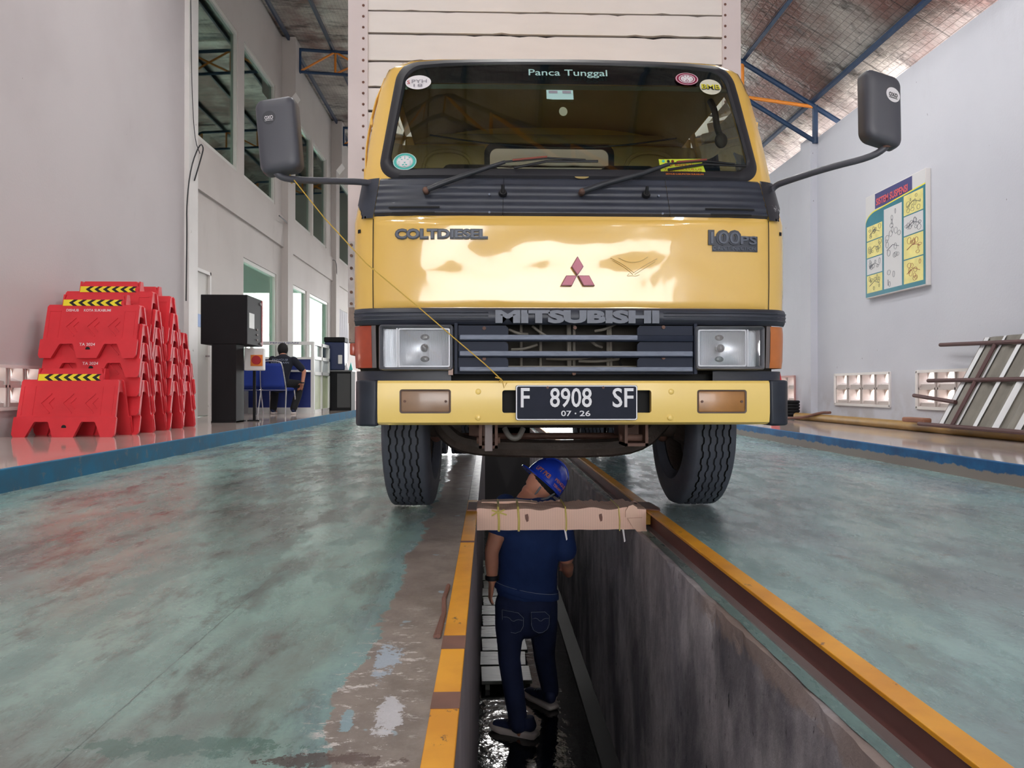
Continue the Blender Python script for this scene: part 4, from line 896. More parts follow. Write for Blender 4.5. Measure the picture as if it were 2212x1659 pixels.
MB().bb(-.8, .8, .15, YR, .60, .64).build('cab_floor', DARK, truck)
# rear window of the cab
rs_ = MB(); O = rrect(-RWX-.012, RWX+.012, RZ0-.012, RZ1+.012, .06, 6); I = rrect(-RWX+.018, RWX-.018, RZ0+.018, RZ1-.018, .04, 6); n_ = len(O)
rs_.add([(x, YR-.03, z) for x, z in O]+[(x, YR-.03, z) for x, z in I], [(i, (i+1) % n_, n_+(i+1) % n_, n_+i) for i in range(n_)]); rs_.build('rear_window_seal', INK, truck, solid=.012)
MB().quad((-RWX, YR-.02, RZ0), (RWX, YR-.02, RZ0), (RWX, YR-.02, RZ1), (-RWX, YR-.02, RZ1)).build('rear_window', CLR, truck)
# grab handle, wire, hanging cloth inside
q = on_glass(1575, 235); MB().tube([(.66, .50, 1.86), (.67, .46, 1.80), (.675, .45, 1.72), (.70, .45, 1.67)], .014, smooth=2).sph((.69, .44, 1.665), .028, (1, .6, 1.2)).build('grab_handle', INK, truck, smooth=60)
MB().tube([(-.62, 1.0, 1.86), (-.3, .95, 1.80), (.0, .92, 1.775), (.3, .92, 1.785), (.62, .95, 1.84)], .004, smooth=2, n=6).build('curtain_wire', INK, truck)
NAVC = mat('navy cloth', (44, 62, 92), .8, var=.1)
m = MB(); m.grid(lambda u, v: Vector((.46+.30*u-(.14*v*(1-u)), .62+.10*math.sin(u*9+v*3)*(1-v)*.5+.1*v, 1.34+.36*v*(.55+.45*u)+.02*math.sin(u*12))), 20, 14); m.build('hanging_jacket', NAVC, truck, smooth=60, solid=.01, label='navy cloth draped at the driver side window')
# cargo box
BY = 1.47; BX0, BX1 = L(752, 400, BY).x, L(1600, 400, BY).x; BT = 2.98
PLK = mat('white painted planks', (240, 232, 228), .5, var=.03, vs=3, stretch=(1, 1, 4), dirt=((90, 74, 66), .745, 26))
POST = mat('pinkish white steel post', (226, 212, 212), .5, var=.05, vs=4, dirt=((110, 80, 70), .735, 30))
GALV = mat('galvanised plate', (198, 192, 194), .45, var=.15, vs=14)
gapm = mat('dark plank gap', (46, 36, 32), .8)
cb = MB(); cb.bb(BX0+.03, BX1-.03, BY+.03, BY+4.2, .92, BT-.02); o_box = cb.build('cargo_box_body', gapm, truck, label='dark gaps behind the planks')
zr = [22, 70, 130, 187, 240, 297, 355, 412, 470]
zl = [BT]+[L(790, r_, BY).z for r_ in zr]; zl = [zl[0], zl[0]-.14]+[z for z in zl[1:] if z < zl[0]-.15]+[L(790, 530, BY).z, 1.33, 1.18, 1.03, .92]
XP0, XP1 = L(790, 300, BY).x, L(1565, 300, BY).x
for i, (za, zb_) in enumerate(zip(zl, zl[1:])):
    rr_ = random.Random(i); j = rr_.uniform(-.003, .003); N_ = 40
    top = [(XP0+(XP1-XP0)*k_/N_, za-.006+j-(.008*rr_.random() if rr_.random() < .3 else 0)) for k_ in range(N_+1)]; bot = [(XP0+(XP1-XP0)*k_/N_, zb_+.005+(.008*rr_.random() if rr_.random() < .2 else 0)) for k_ in range(N_+1)][::-1]
    MB().prism(bot+top[::-1][::-1] if False else bot[::-1]+top[::-1], BY+.005+rr_.uniform(0, .004), BY+.03).build('front_plank', PLK, o_box)
for sg, xa, xb in ((-1, BX0, XP0+.012), (1, XP1-.012, BX1)):
    zz0 = L(760, 522, BY).z if sg < 0 else .95
    o = MB().bb(xa, xb, BY-.006, BY+.02, zz0, BT).bb(xa if sg < 0 else xb-.006, xa+.006 if sg < 0 else xb, BY, BY+4.2, .95, BT).build('corner_post', POST, o_box)
    rv = MB(); xr = xb-.025 if sg < 0 else xa+.015; z = zz0+.03; k_ = 0
    while z < BT: rv.sph((xr, BY-.008, z), .0075, (1, .6, 1), n=8); z += .062; k_ += 1
    rv.build('rivet_row', RUST, o)
z0_, z1_ = L(760, 664, BY).z, L(760, 522, BY).z
o = MB().bb(BX0, XP0+.012, BY-.004, BY+.02, z0_, z1_).build('corner_plate', GALV, o_box, label='galvanised corner plate with bolt heads')
bt = MB()
for z in (z0_+.02, z0_+.085, z0_+.16, z0_+.22, z0_+.29, z1_-.02):
    for x in (BX0+.02, XP0-.02): bt.cyl((x, BY-.012, z), (x, BY, z), .009, n=6)
bt.build('plate_bolts', UND2, o)
MB().bb(BX0+.005, XP0+.05, BY, BY+.03, L(760, 740, BY).z, z0_).build('rusty_skirt', mat('rusty grey skirt', (160, 142, 134), .7, var=.25, vs=16, dirt=((104, 78, 64), .6, 20)), o_box)
MB().bb(BX0, BX1, BY+.03, BY+4.2, .84, .92).bb(-.40, -.30, .5, BY+4.2, .62, .84).bb(.30, .40, .5, BY+4.2, .62, .84).build('chassis_rail', UND, truck)
# wheels
RT = .39
TYM = mat('worn tyre rubber', (72, 76, 86), .62, var=.12, vs=10, stretch=(1, 1, 1), bump=.15, bs=30); TYG = mat('tyre groove', (18, 18, 20), .8)
def make_wheel(xc, yc, turn=0, hw=.108, R_=RT):
    t = thing('front_wheel' if yc < 2 else 'rear_wheel', None, None); t.parent = truck; t.location = (xc, yc, R_); t.rotation_euler = (0, 0, turn)
    gro = [-.062, -.031, 0, .031, .062]; pf = []
    xs_ = [-.085]; 
    for gq in gro: xs_ += [gq-.0042, gq-.0036, gq+.0036, gq+.0042]
    xs_.append(.085); dep = {}
    prf = [(R_-.17, -.075), (R_-.13, -hw), (R_-.07, -hw-.003), (R_-.025, -hw+.006), (R_-.010, -.094)]
    for i, x in enumerate(xs_):
        r_ = R_-.004*(x/.085)**2
        prf.append((r_-(.012 if (i-1) % 4 in (1, 2) and 0 < i < len(xs_)-1 else 0), x))
    prf += [(R_-.010, .094), (R_-.025, hw-.006), (R_-.07, hw+.003), (R_-.13, hw), (R_-.17, .075)]
    N_ = 216
    def f(a, j, r_, h):
        k_ = int(round(a/(2*PI)*N_))
        if 6 <= j <= 5+len(xs_)-2: h += .0035*(1 if (k_//3) % 2 else -1)
        z = r_*math.sin(a)
        if z < -R_+.012: r_ = r_*(-R_+.012)/z if abs(z) > 1e-6 else r_
        return r_, h
    o = MB().lathe(prf, (0, 0, 0), 'x', N_, f)
    for fc in o.bm.faces: pass
    o = o.build('tyre', TYM, t, smooth=32)
    o.data.materials.append(TYG)
    for p_ in o.data.polygons:
        v_ = [o.data.vertices[i].co for i in p_.vertices]; rr_ = sum(math.hypot(v.y, v.z) for v in v_)/4
        if abs(p_.center.x) < .075 and rr_ < R_-.0075 and p_.center.z > -R_+.03: p_.material_index = 1
    MB().lathe([(R_-.17, -.07), (R_-.18, -.06), (R_-.19, .02), (.12, .035), (.10, .05), (.0, .05)], (0, 0, 0), 'x', 40).lathe([(R_-.17, .07), (R_-.18, .05), (R_-.20, .0), (.10, -.03), (.06, -.09), (0, -.09)], (0, 0, 0), 'x', 40).build('rim', UND, t, smooth=40)
    return t
AXY = .98
make_wheel(-.695, AXY, -.035); make_wheel(.695, AXY, .05)
for x in (-.78, -.55, .55, .78): make_wheel(x, 3.9, hw=.09)
ax = MB(); pts = [(945, 925), (962, 955), (990, 978), (1040, 988), (1120, 991), (1240, 992), (1345, 988), (1392, 972), (1420, 945), (1436, 925)]
P = [L(px, py-22, AXY-.05) for px, py in pts]; ax.tube(P, .045, n=8, smooth=1)
ax.cyl((-.66, AXY, .40), (-.46, AXY, .40), .06).cyl((.46, AXY, .40), (.66, AXY, .40), .06)
ax.build('front_axle', UND, truck, smooth=40)
MB().cyl((-.60, AXY+.2, .33), (.60, AXY+.2, .33), .018).sph((-.60, AXY+.2, .33), .03).sph((.60, AXY+.2, .33), .03).build('steering_rod', UND2, truck, smooth=60)
for sg in (-1, 1):
    sp = MB()
    for i in range(5): sp.tube([(sg*.37, .35+.06*i, .50-.012*i), (sg*.37, AXY, .395-.012*i+.03), (sg*.37, 1.60-.06*i, .50-.012*i)], .012, n=6, smooth=2)
    sp.box((sg*.37, AXY, .42), (.10, .14, .14)).build('leaf_spring', UND2, truck, smooth=40)
    q0, q1, q2, q3 = R(1035, 1075, 925, 967, .25) if sg < 0 else R(1345, 1395, 925, 962, .25)
    MB().bb(q0, q0+.012, .2, .34, q2, q3+.05).bb(q1-.012, q1, .2, .34, q2, q3+.05).bb(q0, q1, .2, .34, q2, q2+.012).cyl((q0-.01, .27, q2+.03), (q1+.01, .27, q2+.03), .015).build('spring_hanger', UND2, truck)
q = R(1047, 1064, 925, 975, .15); MB().bb(q[0], q[1], .15, .17, q[2], q[3]+.05, bev=.003).build('tow_plate', GREYST, truck)
MB().tube([L(1090, 925, .3), L(1100, 945, .28), L(1120, 948, .28), L(1130, 925, .3)], .012, smooth=2).build('hose', mat('grey hose', (110, 106, 100), .5), truck, smooth=60)
ep = MB(); ep.box((-.03, 1.15, .62), (.46, 1.0, .34), bev=.08, seg=3).sph((.0, .75, .52), .2, (1.3, 1, .55), n=20); ep.build('engine', UND, truck, smooth=40)
tm = MB(); tm.box((-.02, 2.1, .60), (.30, .9, .30), bev=.06, seg=3).cyl((0, 2.5, .52), (0, 3.8, .42), .05).box((0, 1.66, .42), (.9, .08, .14), bev=.02).box((-.62, 2.6, .55), (.34, .9, .42), bev=.05, seg=3).box((.60, 2.4, .60), (.36, .6, .40), bev=.03); tm.build('gearbox', UND, truck, smooth=40)
MB().box((0, 3.9, .42), (1.5, .12, .12), bev=.03).sph((0, 3.9, .42), .18, (1, .9, 1)).build('rear_axle', UND, truck, smooth=50)
MB().bb(-.95, .95, 4.3, 4.34, .36, .84).build('rear_mudflap', INK, truck)
MB().bb(-.80, .80, .30, 1.9, .70, .76).build('cab_underside', UND, truck)
MB().cyl((.10, .5, .50), (.34, .5, .50), .045).cyl((.34, .5, .47), (.34, .6, .62), .02).build('drum', INK, truck)
# yellow string from mirror arm to bumper
MB().tube([L(628, 388, -.03)+Vector((0, -.014, .014)), L(700, 470, -.03), L(790, 568, -.04), L(900, 660, -.045), L(975, 725, -.04), L(1048, 787, -.02), L(1085, 822, -.006)], .0022, n=6).tube([L(1070, 815, -.02), L(1082, 818, -.015), L(1078, 826, -.01)], .0025, n=6).tube([L(1085, 822, -.006), L(1089, 838, -.004), L(1095, 826, -.006)], .0018, n=5).tube([L(626, 382, -.03), L(632, 384, -.03), L(630, 396, -.03)], .004, n=6).build('tied_string', mat('yellow twine', (216, 176, 78), .6), truck, label='yellow twine tied from mirror arm to bumper')
# ================================================================ RED BARRIERS
RED = mat('red barrier plastic', (220, 50, 60), .42, var=.07, vs=5, dirt=((170, 60, 60), .72, 20))
RED2 = mat('red barrier groove', (150, 26, 36), .5)
YS = mat('chevron yellow', (246, 226, 50), .45); KS = mat('chevron black', (26, 26, 28), .45); STN = mat('white stencil', (240, 220, 222), .6)
BW, SH, TH = .92, .53, .635; LEAN = .245
def fy(h, out=0): return -(.185-LEAN*h)-out           # front face depth at height h
def bar_proto():
    t = thing('road_barrier', 'x', 'barrier')
    hw = BW/2; m = MB()
    def sheet(sg):
        OUT_ = [(-hw, .03), (-hw+.012, 0), (-hw+.12, 0), (-hw+.18, .13), (-hw+.19, .14), (-.155, .14), (-.145, .13), (-.095, 0), (.095, 0), (.145, .13), (.155, .14), (hw-.19, .14), (hw-.18, .13), (hw-.12, 0), (hw-.012, 0), (hw, .03),
                (hw, .17), (hw-.012, .185), (hw-.015, SH-.02), (hw-.03, SH), (hw-.15, SH), (hw-.16, SH+.02), (hw-.185, TH-.012), (hw-.20, TH), (-hw+.20, TH), (-hw+.185, TH-.012), (-hw+.16, SH+.02), (-hw+.15, SH), (-hw+.03, SH), (-hw+.015, SH-.02), (-hw+.012, .185), (-hw, .17)]
        m.prism(OUT_, 0, .026, 'y', shear=lambda v: Vector((v.x, sg*(fy(v.z)+v.y), v.z)))
        SK = [(-hw-.006, .03), (-hw+.012, 0), (-hw+.12, 0), (-hw+.18, .13), (-hw+.19, .14), (-.155, .14), (-.145, .13), (-.095, 0), (.095, 0), (.145, .13), (.155, .14), (hw-.19, .14), (hw-.18, .13), (hw-.12, 0), (hw-.012, 0), (hw+.006, .03), (hw+.006, .175), (hw, .185), (-hw, .185), (-hw-.006, .175)]
        m.prism(SK, -.012, 0.004, 'y', shear=lambda v: Vector((v.x, sg*(fy(v.z)+v.y), v.z)))
    sheet(1); sheet(-1)
    d = -fy(SH); d2 = -fy(TH)
    m.bb(-hw+.03, -hw+.155, -d, d, SH-.012, SH).bb(hw-.155, hw-.03, -d, d, SH-.012, SH).bb(-hw+.195, hw-.195, -d2, d2, TH-.012, TH)
    for sx_ in (-1, 1): m.prism([(-d, SH), (d, SH), (d2, TH), (-d2, TH)], sx_*(hw-.16)-.008, sx_*(hw-.16)+.008, 'x')
    # inset end webs below the shoulder with an arched opening
    for sx_ in (-1, 1):
        a = sx_*(hw-.035); P = [(fy(SH)+.01, SH-.005), (-fy(SH)-.01, SH-.005), (-fy(.40)-.01, .40)]+[(.062*math.cos(q*PI/8), .385+.03*math.sin(q*PI/8)) for q in range(0, 9)]+[(fy(.40)+.01, .40)]
        m.prism(P, a-.008, a+.008, 'x')
    m.build('barrier_shell', RED, t, smooth=25)
    # embossed arrows and side panels
    g_ = MB()
    for cx in (-.16, .04, .24):
        for k_, s_ in ((0, 1), (.07, .55)):
            P = [(cx+k_-.09, .31), (cx+k_-.09+.09*s_, .31+.095*s_), (cx+k_-.09+.10*s_, .31+.088*s_), (cx+k_-.078, .31), (cx+k_-.09+.10*s_, .31-.088*s_), (cx+k_-.09+.09*s_, .31-.095*s_)]
            for q in (P[:4], [P[0], P[3], P[4], P[5]]): g_.prism(q, -.007, .004, 'y', shear=lambda v: Vector((v.x, fy(v.z)+v.y, v.z)))
    for cx in (-.36, .36):
        for x0, x1, z0, z1 in ((cx-.055, cx-.050, .2, .47), (cx+.050, cx+.055, .2, .47), (cx-.055, cx+.055, .465, .47)): g_.prism([(x0, z0), (x1, z0), (x1, z1), (x0, z1)], -.003, .003, 'y', shear=lambda v: Vector((v.x, fy(v.z)+v.y, v.z)))
    g_.build('embossed_arrows', RED, t)
    MB().cyl((0, fy(.09)-.0135, .09), (0, fy(.09)-.010, .09), .022, n=20).build('drain_hole', DARK, t)
    return t
def chevrons(t):
    sf = lambda v: Vector((v.x, fy(v.z)+v.y, v.z)); z0, z1 = SH-.010, SH+.052
    o = MB().prism([(-.30, z0), (.26, z0), (.26, z1), (-.30, z1)], -.003, 0, 'y', shear=sf).build('reflective_strip', YS, t); k = MB(); zm = (z0+z1)/2
    for i in range(6):
        x = -.245+.088*i
        P = [(x, zm), (x+.045, z1), (x+.085, z1), (x+.040, zm), (x+.085, z0), (x+.045, z0)]
        for q in (P[:4], [P[0], P[3], P[4], P[5]]): k.prism(q, -.0045, -.003, 'y', shear=sf)
    k.build('chevron_mark', KS, o)
proto = bar_proto(); first = True
BXC = -3.90
cols = [(7.36, 1, 0), (7.74, 5, .03), (8.15, 6, .0), (8.55, 6, .02), (8.95, 4, .0)]
cn = ['single barrier at the front', 'nearest tall stack', 'second stack from the camera', 'third stack from the camera', 'farthest stack beside the black machine']
lv = ['bottom', 'second', 'third', 'fourth', 'fifth', 'sixth']
for ci, (y, n_, dx) in enumerate(cols):
    for k_ in range(n_):
        o = proto if first else copy_tree(proto)
        o.location = (BXC+dx*(1 if ci else 1)+(.02 if ci == 1 else 0)-(.03 if k_ == n_-1 and ci else 0)-(.0 if ci else .0), y, PZ+.185*k_)
        first = False
        if n_ == 1: o['label'] = 'red plastic road barrier standing alone in front of the stacks, yellow black strip on top'
        else: o['label'] = 'red plastic road barrier, %s of the %s' % ('topmost' if k_ == n_-1 else ('bottom one' if k_ == 0 else lv[k_]+' from below'), cn[ci])
        o['group'] = 'stacked red road barriers'
        o['_ck'] = ci*10+k_
bars = [o for o in COL.objects if '_ck' in o]
for o in bars:
    ck = o['_ck']; del o['_ck']
    if ck in (0, 14, 25): chevrons(o)
    def st(txt, w_, h_, x, z, out): text('stencil', txt, w_, h_, STN, (x, 0, 0), o, depth=.001, off=.01, deform=lambda q: Vector((q.x, fy(z+q.z)-out+q.y, z+q.z)))
    if ck == 14: st('DISHUB', .12, .026, -.20, .475, .002); st('KOTA SUKABUMI', .26, .026, .04, .475, .002)
    if ck in (14, 13): st('TA 2024', .15, .028, -.01, .135, .014)
# ================================================================ BLACK MACHINE (display cabinet on a column)
BMC = mat('matt black steel', (30, 30, 32), .6, spec=.15, var=.1, vs=3); REDL = mat('red edge trim', (170, 30, 40), .5)
c0 = W(433, 743, 10.1); c1_ = W(534, 641, 10.1); kx0, kx1 = c0.x, c1_.x; kz0, kz1 = 1.155, 1.80
t = thing('display_cabinet', 'tall black steel cabinet on a column beside the red barriers', 'machine', ((kx0+kx1)/2, 10.4, PZ))
X0 = (kx0-kx1)/2; MB().bb(X0, -X0, -.3, .38, kz0-PZ, kz1-PZ, bev=.008).build('cabinet_head', BMC, t)
MB().bb(-X0, -X0+.006, .33, .38, kz0-PZ+.01, kz1-PZ-.01).build('head_edge', REDL, t)
MB().bb(-.155, .16, -.3, .02, 0, kz0-PZ).bb(-.155, .16, -.32, .10, 0, .02).build('column', BMC, t)
MB().bb(-X0, -X0+.003, -.22, .0, .92+.32, .92+.52).build('label_plate', mat('pale label', (206, 206, 204), .5), t)
for i in range(3): MB().cyl((-X0, .12, 1.10+.07*i), (-X0+.012, .12, 1.10+.07*i), .014, n=12).build('button', GREYST, t)
for z in (1.60, 1.06): MB().cyl((-X0, .27, z), (-X0+.015, .27, z), .02, n=12).build('lock', GREYST, t)
t = thing('emergency_switch', 'white box with a large red stop button mounted beside the black column', 'switch', (-3.16, 10.5, .97))
MB().bb(-.13, .13, -.05, .05, -.15, .15, bev=.01).build('switch_box', WHITEP, t); MB().bb(-.04, .12, -.056, -.05, -.09, .06).build('backing_plate', ORP, t)
MB().cyl((.04, -.05, -.01), (.04, -.08, -.01), .06, n=24).build('red_button', REDL, t); MB().cyl((-.02, .05, -1.103+.27), (-.02, .05, -.15), .015).build('conduit', GREYST, t); MB().bb(-.1, .06, .0, .1, -.837, -.82).cyl((-.02, .05, -.82), (-.02, .05, -.15), .02).build('stand', BMC, t)
# ================================================================ INSPECTION DESK BOOTH
NAVB = mat('navy panel', (24, 46, 120), .5, var=.05); WF = mat('white aluminium', (228, 228, 226), .35)
FROST = mat('frosted film', (196, 206, 168), .35, var=.12, vs=3)
dY = 13.95; dx0, dx1 = W(534, 800, dY).x, W(672, 800, dY).x
t = thing('counter_booth', 'white framed glass counter booth with navy blue panels where the seated person works', 'counter', (0, 0, 0))
zt = 1.42; MB().bb(dx0, dx1, dY-.02, dY+.02, PZ+.1, 1.12).build('front_panel', NAVB, t)
f = MB(); f.bb(dx0-.02, dx1+.02, dY-.04, dY+.04, zt-.06, zt).bb(dx0-.02, dx1, dY-.04, dY+.04, PZ, PZ+.1).bb(dx0+.06, dx1, dY-.04, dY+.03, 1.10, 1.14).bb(dx0+.06, dx0+.11, dY-.04, dY+.03, 1.10, zt).bb(dx0-.04, dx0, dY-.04, dY+.04, PZ, zt); f.build('front_frame', WF, t)
MB().bb(dx0+.1, dx1, dY, dY+.006, 1.14, zt-.06).build('front_glass', CLR, t)
MB().bb(dx0, dx1, dY-.42, dY-.0, .87, .90).build('desk_top', WF, t)
MB().bb(dx0, dx0+.03, dY-.40, dY-.02, PZ, .87).build('desk_leg', WF, t)
sy1 = 15.3; s_ = MB()
for z in (PZ, .82, 1.10, zt-.06): s_.bb(dx1, dx1+.06, dY, sy1, z, z+.06)
for y in (dY-.03, dY+.62, sy1-.06): s_.bb(dx1, dx1+.06, y, y+.06, PZ, zt)
s_.build('side_frame', WF, t); MB().bb(dx1+.02, dx1+.03, dY, sy1, 1.16, zt-.06).build('side_glass', CLR, t); MB().bb(dx1+.02, dx1+.03, dY, sy1, PZ+.06, .82).build('side_film_panel', FROST, t); MB().bb(dx1+.02, dx1+.03, dY, sy1, .88, 1.1).build('side_panel', mat('pale grey panel', (200, 206, 206), .4), t)
text('counter_lettering', 'PENGUJIAN', .5, .035, NAVB, ((dx0+dx1)/2+.1, dY-.042, zt-.03), t, depth=.002)
tag(MB().bb(-3.95, -3.62, dY-.25, dY-.08, .90, .98, bev=.01).build('document_tray', mat('brown tray', (130, 70, 46), .6)), 'brown tray lying on the desk behind the seated person', 'tray')
# chairs
CHB = mat('blue chair cloth', (28, 58, 150), .7, var=.06); CHM = mat('chrome tube', (206, 206, 210), .25, .8)
def chair(x, y, rz_, label, z=PZ, group=None):
    t = thing('visitor_chair', label, 'chair', (x, y, z), rz_, group)
    MB().box((0, .0, .43), (.42, .42, .06), bev=.025, seg=3).build('seat', CHB, t, smooth=40)
    MB().grid(lambda u, v: Vector(((u-.5)*.40*(1-.08*v), -.235-.07*v-.02*math.sin(PI*u), .46+.40*v)), 8, 8).build('backrest', CHB, t, smooth=40, solid=.025)
    MB().tube([(-.215, -.21, .43), (-.205, -.26, .60), (-.185, -.315, .86), (-.12, -.325, .90), (.12, -.325, .90), (.185, -.315, .86), (.205, -.26, .60), (.215, -.21, .43)], .011, smooth=2, n=8).build('back_frame', CHM, t, smooth=60)
    for sx_ in (-1, 1):
        MB().tube([(sx_*.215, -.20, .44), (sx_*.235, -.30, .0)], .011, n=8).build('leg', CHM, t); MB().tube([(sx_*.215, .18, .42), (sx_*.235, .25, .0)], .011, n=8).build('leg', CHM, t)
    MB().tube([(-.215, -.2, .42), (.215, -.2, .42)], .010, n=8).build('stretcher', CHM, t)
    return t
CX, CY = W(601, 850, 13.2).x, 13.2
chair(CX, CY, -.10, 'blue chair with chrome frame that the seated person sits on'); chair(CX-.62, CY+.22, .5, 'empty blue chair half hidden behind the black column')
chair(-5.35, 15.6, .8, 'blue chair standing upstairs behind the office window', 4.1)
# cupboard with water dispenser
t = thing('water_dispenser', 'dark blue water dispenser standing on the black cupboard beside the counter', 'dispenser', (W(726, 800, 15.7).x, 15.7, .945))
MB().bb(-.20, .20, -.18, .18, 0, .56, bev=.02).build('body', mat('dark navy plastic', (30, 44, 84), .4), t); MB().bb(-.21, .21, -.19, .19, .56, .66, bev=.02).build('lid', BMC, t); MB().bb(.08, .16, -.22, -.18, .12, .3, bev=.01).build('tap', WHITEP, t)
t = thing('cupboard', 'low black cupboard right of the white counter booth', 'cupboard', (W(733, 800, 15.7).x, 15.7, PZ))
MB().bb(-.28, .28, -.22, .22, 0, .78).build('body', BMC, t); MB().bb(-.29, .30, -.24, .24, .78, .81).build('top', mat('grey top', (110, 110, 112), .4), t); MB().bb(.0, .26, -.225, -.22, .06, .74).build('door', mat('grey black door', (60, 60, 62), .4), t)
for (x, l_, c_) in ((.16, 'white folded sheet standing on the black cupboard', WHT), (.25, 'teal folded sheet standing on the black cupboard', TEALS)):
    m = MB(); m.prism([(-.04, 0), (.04, 0), (0, .16)], -.03, .03, 'y'); o = m.build('table_tent', c_, label=l_, cat='sheet'); o.location = (W(733, 800, 15.7).x+x-.0, 15.62, PZ+.81)
# water bottle behind the barriers
t = thing('water_bottle', 'clear plastic water bottle with blue cap on the farthest red barrier stack', 'bottle', (-3.62, 8.97, PZ+.185*3+TH-.615+.545)); 
MB().lathe([(0, 0), (.032, 0), (.034, .02), (.034, .15), (.028, .17), (.012, .20), (.012, .22)], n=16).build('bottle', CLR, t, smooth=50); MB().cyl((0, 0, .215), (0, 0, .235), .015).build('cap', mat('blue cap', (70, 150, 220), .4), t); MB().lathe([(.0345, .06), (.0345, .12)], n=16).build('wrapper', mat('wrapper', (190, 170, 180), .5), t)
# curtain, cables
m = MB(); ya, yb = yo(726), yo(752)
m.grid(lambda u, v: Vector((OX+.022+.025*math.sin(u*38+math.sin(v*5)), ya+(yb-ya)*u, 1.45+1.52*v)), 60, 12); m.build('curtain', mat('white curtain', (232, 230, 236), .8), smooth=60, label='white crumpled curtain hanging before the far office window', cat='curtain')
CB = mat('black cable', (34, 34, 38), .5)
def Wx(px, py, X):  # point of the plane X on the ray
    d = _R @ Vector(((px-1106)/FPX, (829.5-py)/FPX, -1)); return Vector((X, d.y*X/d.x, H0+d.z*X/d.x))
MB().tube([Wx(412, 0, WLX+.09), Wx(414, 180, WLX+.09), Wx(420, 300, WLX+.10), Wx(432, 332, WLX+.10)], .006, smooth=2, n=6).tube([Wx(402, 650, WLX+.09), Wx(404, 500, WLX+.09), Wx(403, 440, WLX+.09), Wx(412, 360, WLX+.10), Wx(432, 309, WLX+.12), Wx(440, 318, WLX+.12), Wx(436, 336, WLX+.10), Wx(420, 390, WLX+.09)], .010, smooth=2, n=8).build('wall_cable', CB, label='loose black cable looping down the left wall pillar', cat='cable')
MB().tube([Wx(719, 562, OX+.16), Wx(724, 562, OX+.2), Wx(728, 575, OX+.2), Wx(727, 612, OX+.06)], .010, smooth=2, n=8).build('wall_cable', CB, label='short black cable hooked on the far office wall', cat='cable')
MB().tube([Wx(603, 466, OX+.16), Wx(615, 476, OX+.16), Wx(625, 488, OX+.06)], .012, smooth=1, n=6).build('wall_crack', CB, label='short dark cable end on the office wall below the upstairs windows', cat='cable')
# ================================================================ RIGHT SIDE
t = thing('training_poster', 'framed suspension chart hanging on the right wall', 'poster', (RX, 8.76, 2.32))
pw, ph = 1.32, 1.26
MB().bb(-.055, -.0, -pw/2, pw/2, -ph/2, ph/2, bev=.004).build('frame', WHITEP, t)
TL = mat('poster teal', (30, 120, 138), .45, var=.15, vs=3); PY = mat('poster yellow', (232, 222, 140), .5, var=.12, vs=8); PW = mat('poster white', (212, 212, 214), .5); PN = mat('poster navy', (56, 60, 120), .5)
def pq(name, u0, u1, v0, v1, m, par=t, x=-.057, pts=None):
    P = pts or [(u0, v0), (u1, v0), (u1, v1), (u0, v1)]
    return MB().add([Vector((x, pw/2-u*pw, -ph/2+v*ph)) for u, v in P], [tuple(range(len(P)))]).build(name, m, par)
bd_ = pq('printed_sheet', .005, .995, .005, .995, PW, x=-.0565)
arc = [(.005, .72)]+[(.005+.2*(1-math.cos(q*PI/16)), .72+.105*math.sin(q*PI/16)) for q in range(1, 9)]+[(.995, .865)]
pq('teal_field', 0, 0, 0, 0, TL, bd_, -.058, [(.005, .01), (.995, .01)]+arc[::-1])
arc2 = [(u, v+.012) for u, v in arc]; MB().add([Vector((-.0583, pw/2-u*pw, -ph/2+v*ph)) for u, v in arc+arc2], [(i, i+1, len(arc)+i+1, len(arc)+i) for i in range(len(arc)-1)]).build('yellow_line', YELS, bd_)
pq('title_block', .18, .80, .845, .99, PN, bd_, -.0575)
text('title_lettering', 'SISTEM SUSPENSI', .70, .085, mat('title red', (214, 90, 100), .5), (-.060, pw/2-.47*pw, -ph/2+.905*ph), bd_, rot=(0, 0, -PI/2), depth=.001, off=.03)
ink = mat('diagram ink', (86, 90, 104), .6); inkr = mat('diagram red', (150, 56, 66), .6); Rr = random.Random(11)
cells = [(.03, .31, .56+.0, .70, PY), (.03, .31, .395, .55, PY), (.03, .31, .23, .385, PW), (.03, .31, .05, .22, PY), (.34, .64, .05, .80, PW), (.67, .965, .66, .84, PY), (.67, .965, .48, .65, PW), (.67, .965, .27, .47, PY), (.67, .965, .05, .26, PY)]
for i, (u0, u1, v0, v1, mm_) in enumerate(cells):
    o = pq('diagram_panel', u0, u1, v0, v1, mm_, bd_, -.0586); k = MB(); cu, cv = (u0+u1)/2, (v0+v1)/2
    for q in range(9 if i != 4 else 20):
        a = (Rr.uniform(u0+.04, u1-.04), Rr.uniform(v0+.03, v1-.03)); ru, rv_ = Rr.uniform(.008, .03), Rr.uniform(.01, .03)
        pa = [Vector((-.0596, pw/2-(a[0]+ru*math.cos(z_*PI/7))*pw, -ph/2+(a[1]+rv_*math.sin(z_*PI/7))*ph)) for z_ in range(14)]; k.tube(pa, .0018, n=4, closed=True)
    k.tube([Vector((-.0596, pw/2-(u0+.05)*pw, -ph/2+(cv-.02)*ph)), Vector((-.0596, pw/2-cu*pw, -ph/2+(cv+.02)*ph)), Vector((-.0596, pw/2-(u1-.05)*pw, -ph/2+(cv-.01)*ph))], .003, n=4)
    k.build('drawing', inkr if i in (7, 8) else ink, o)
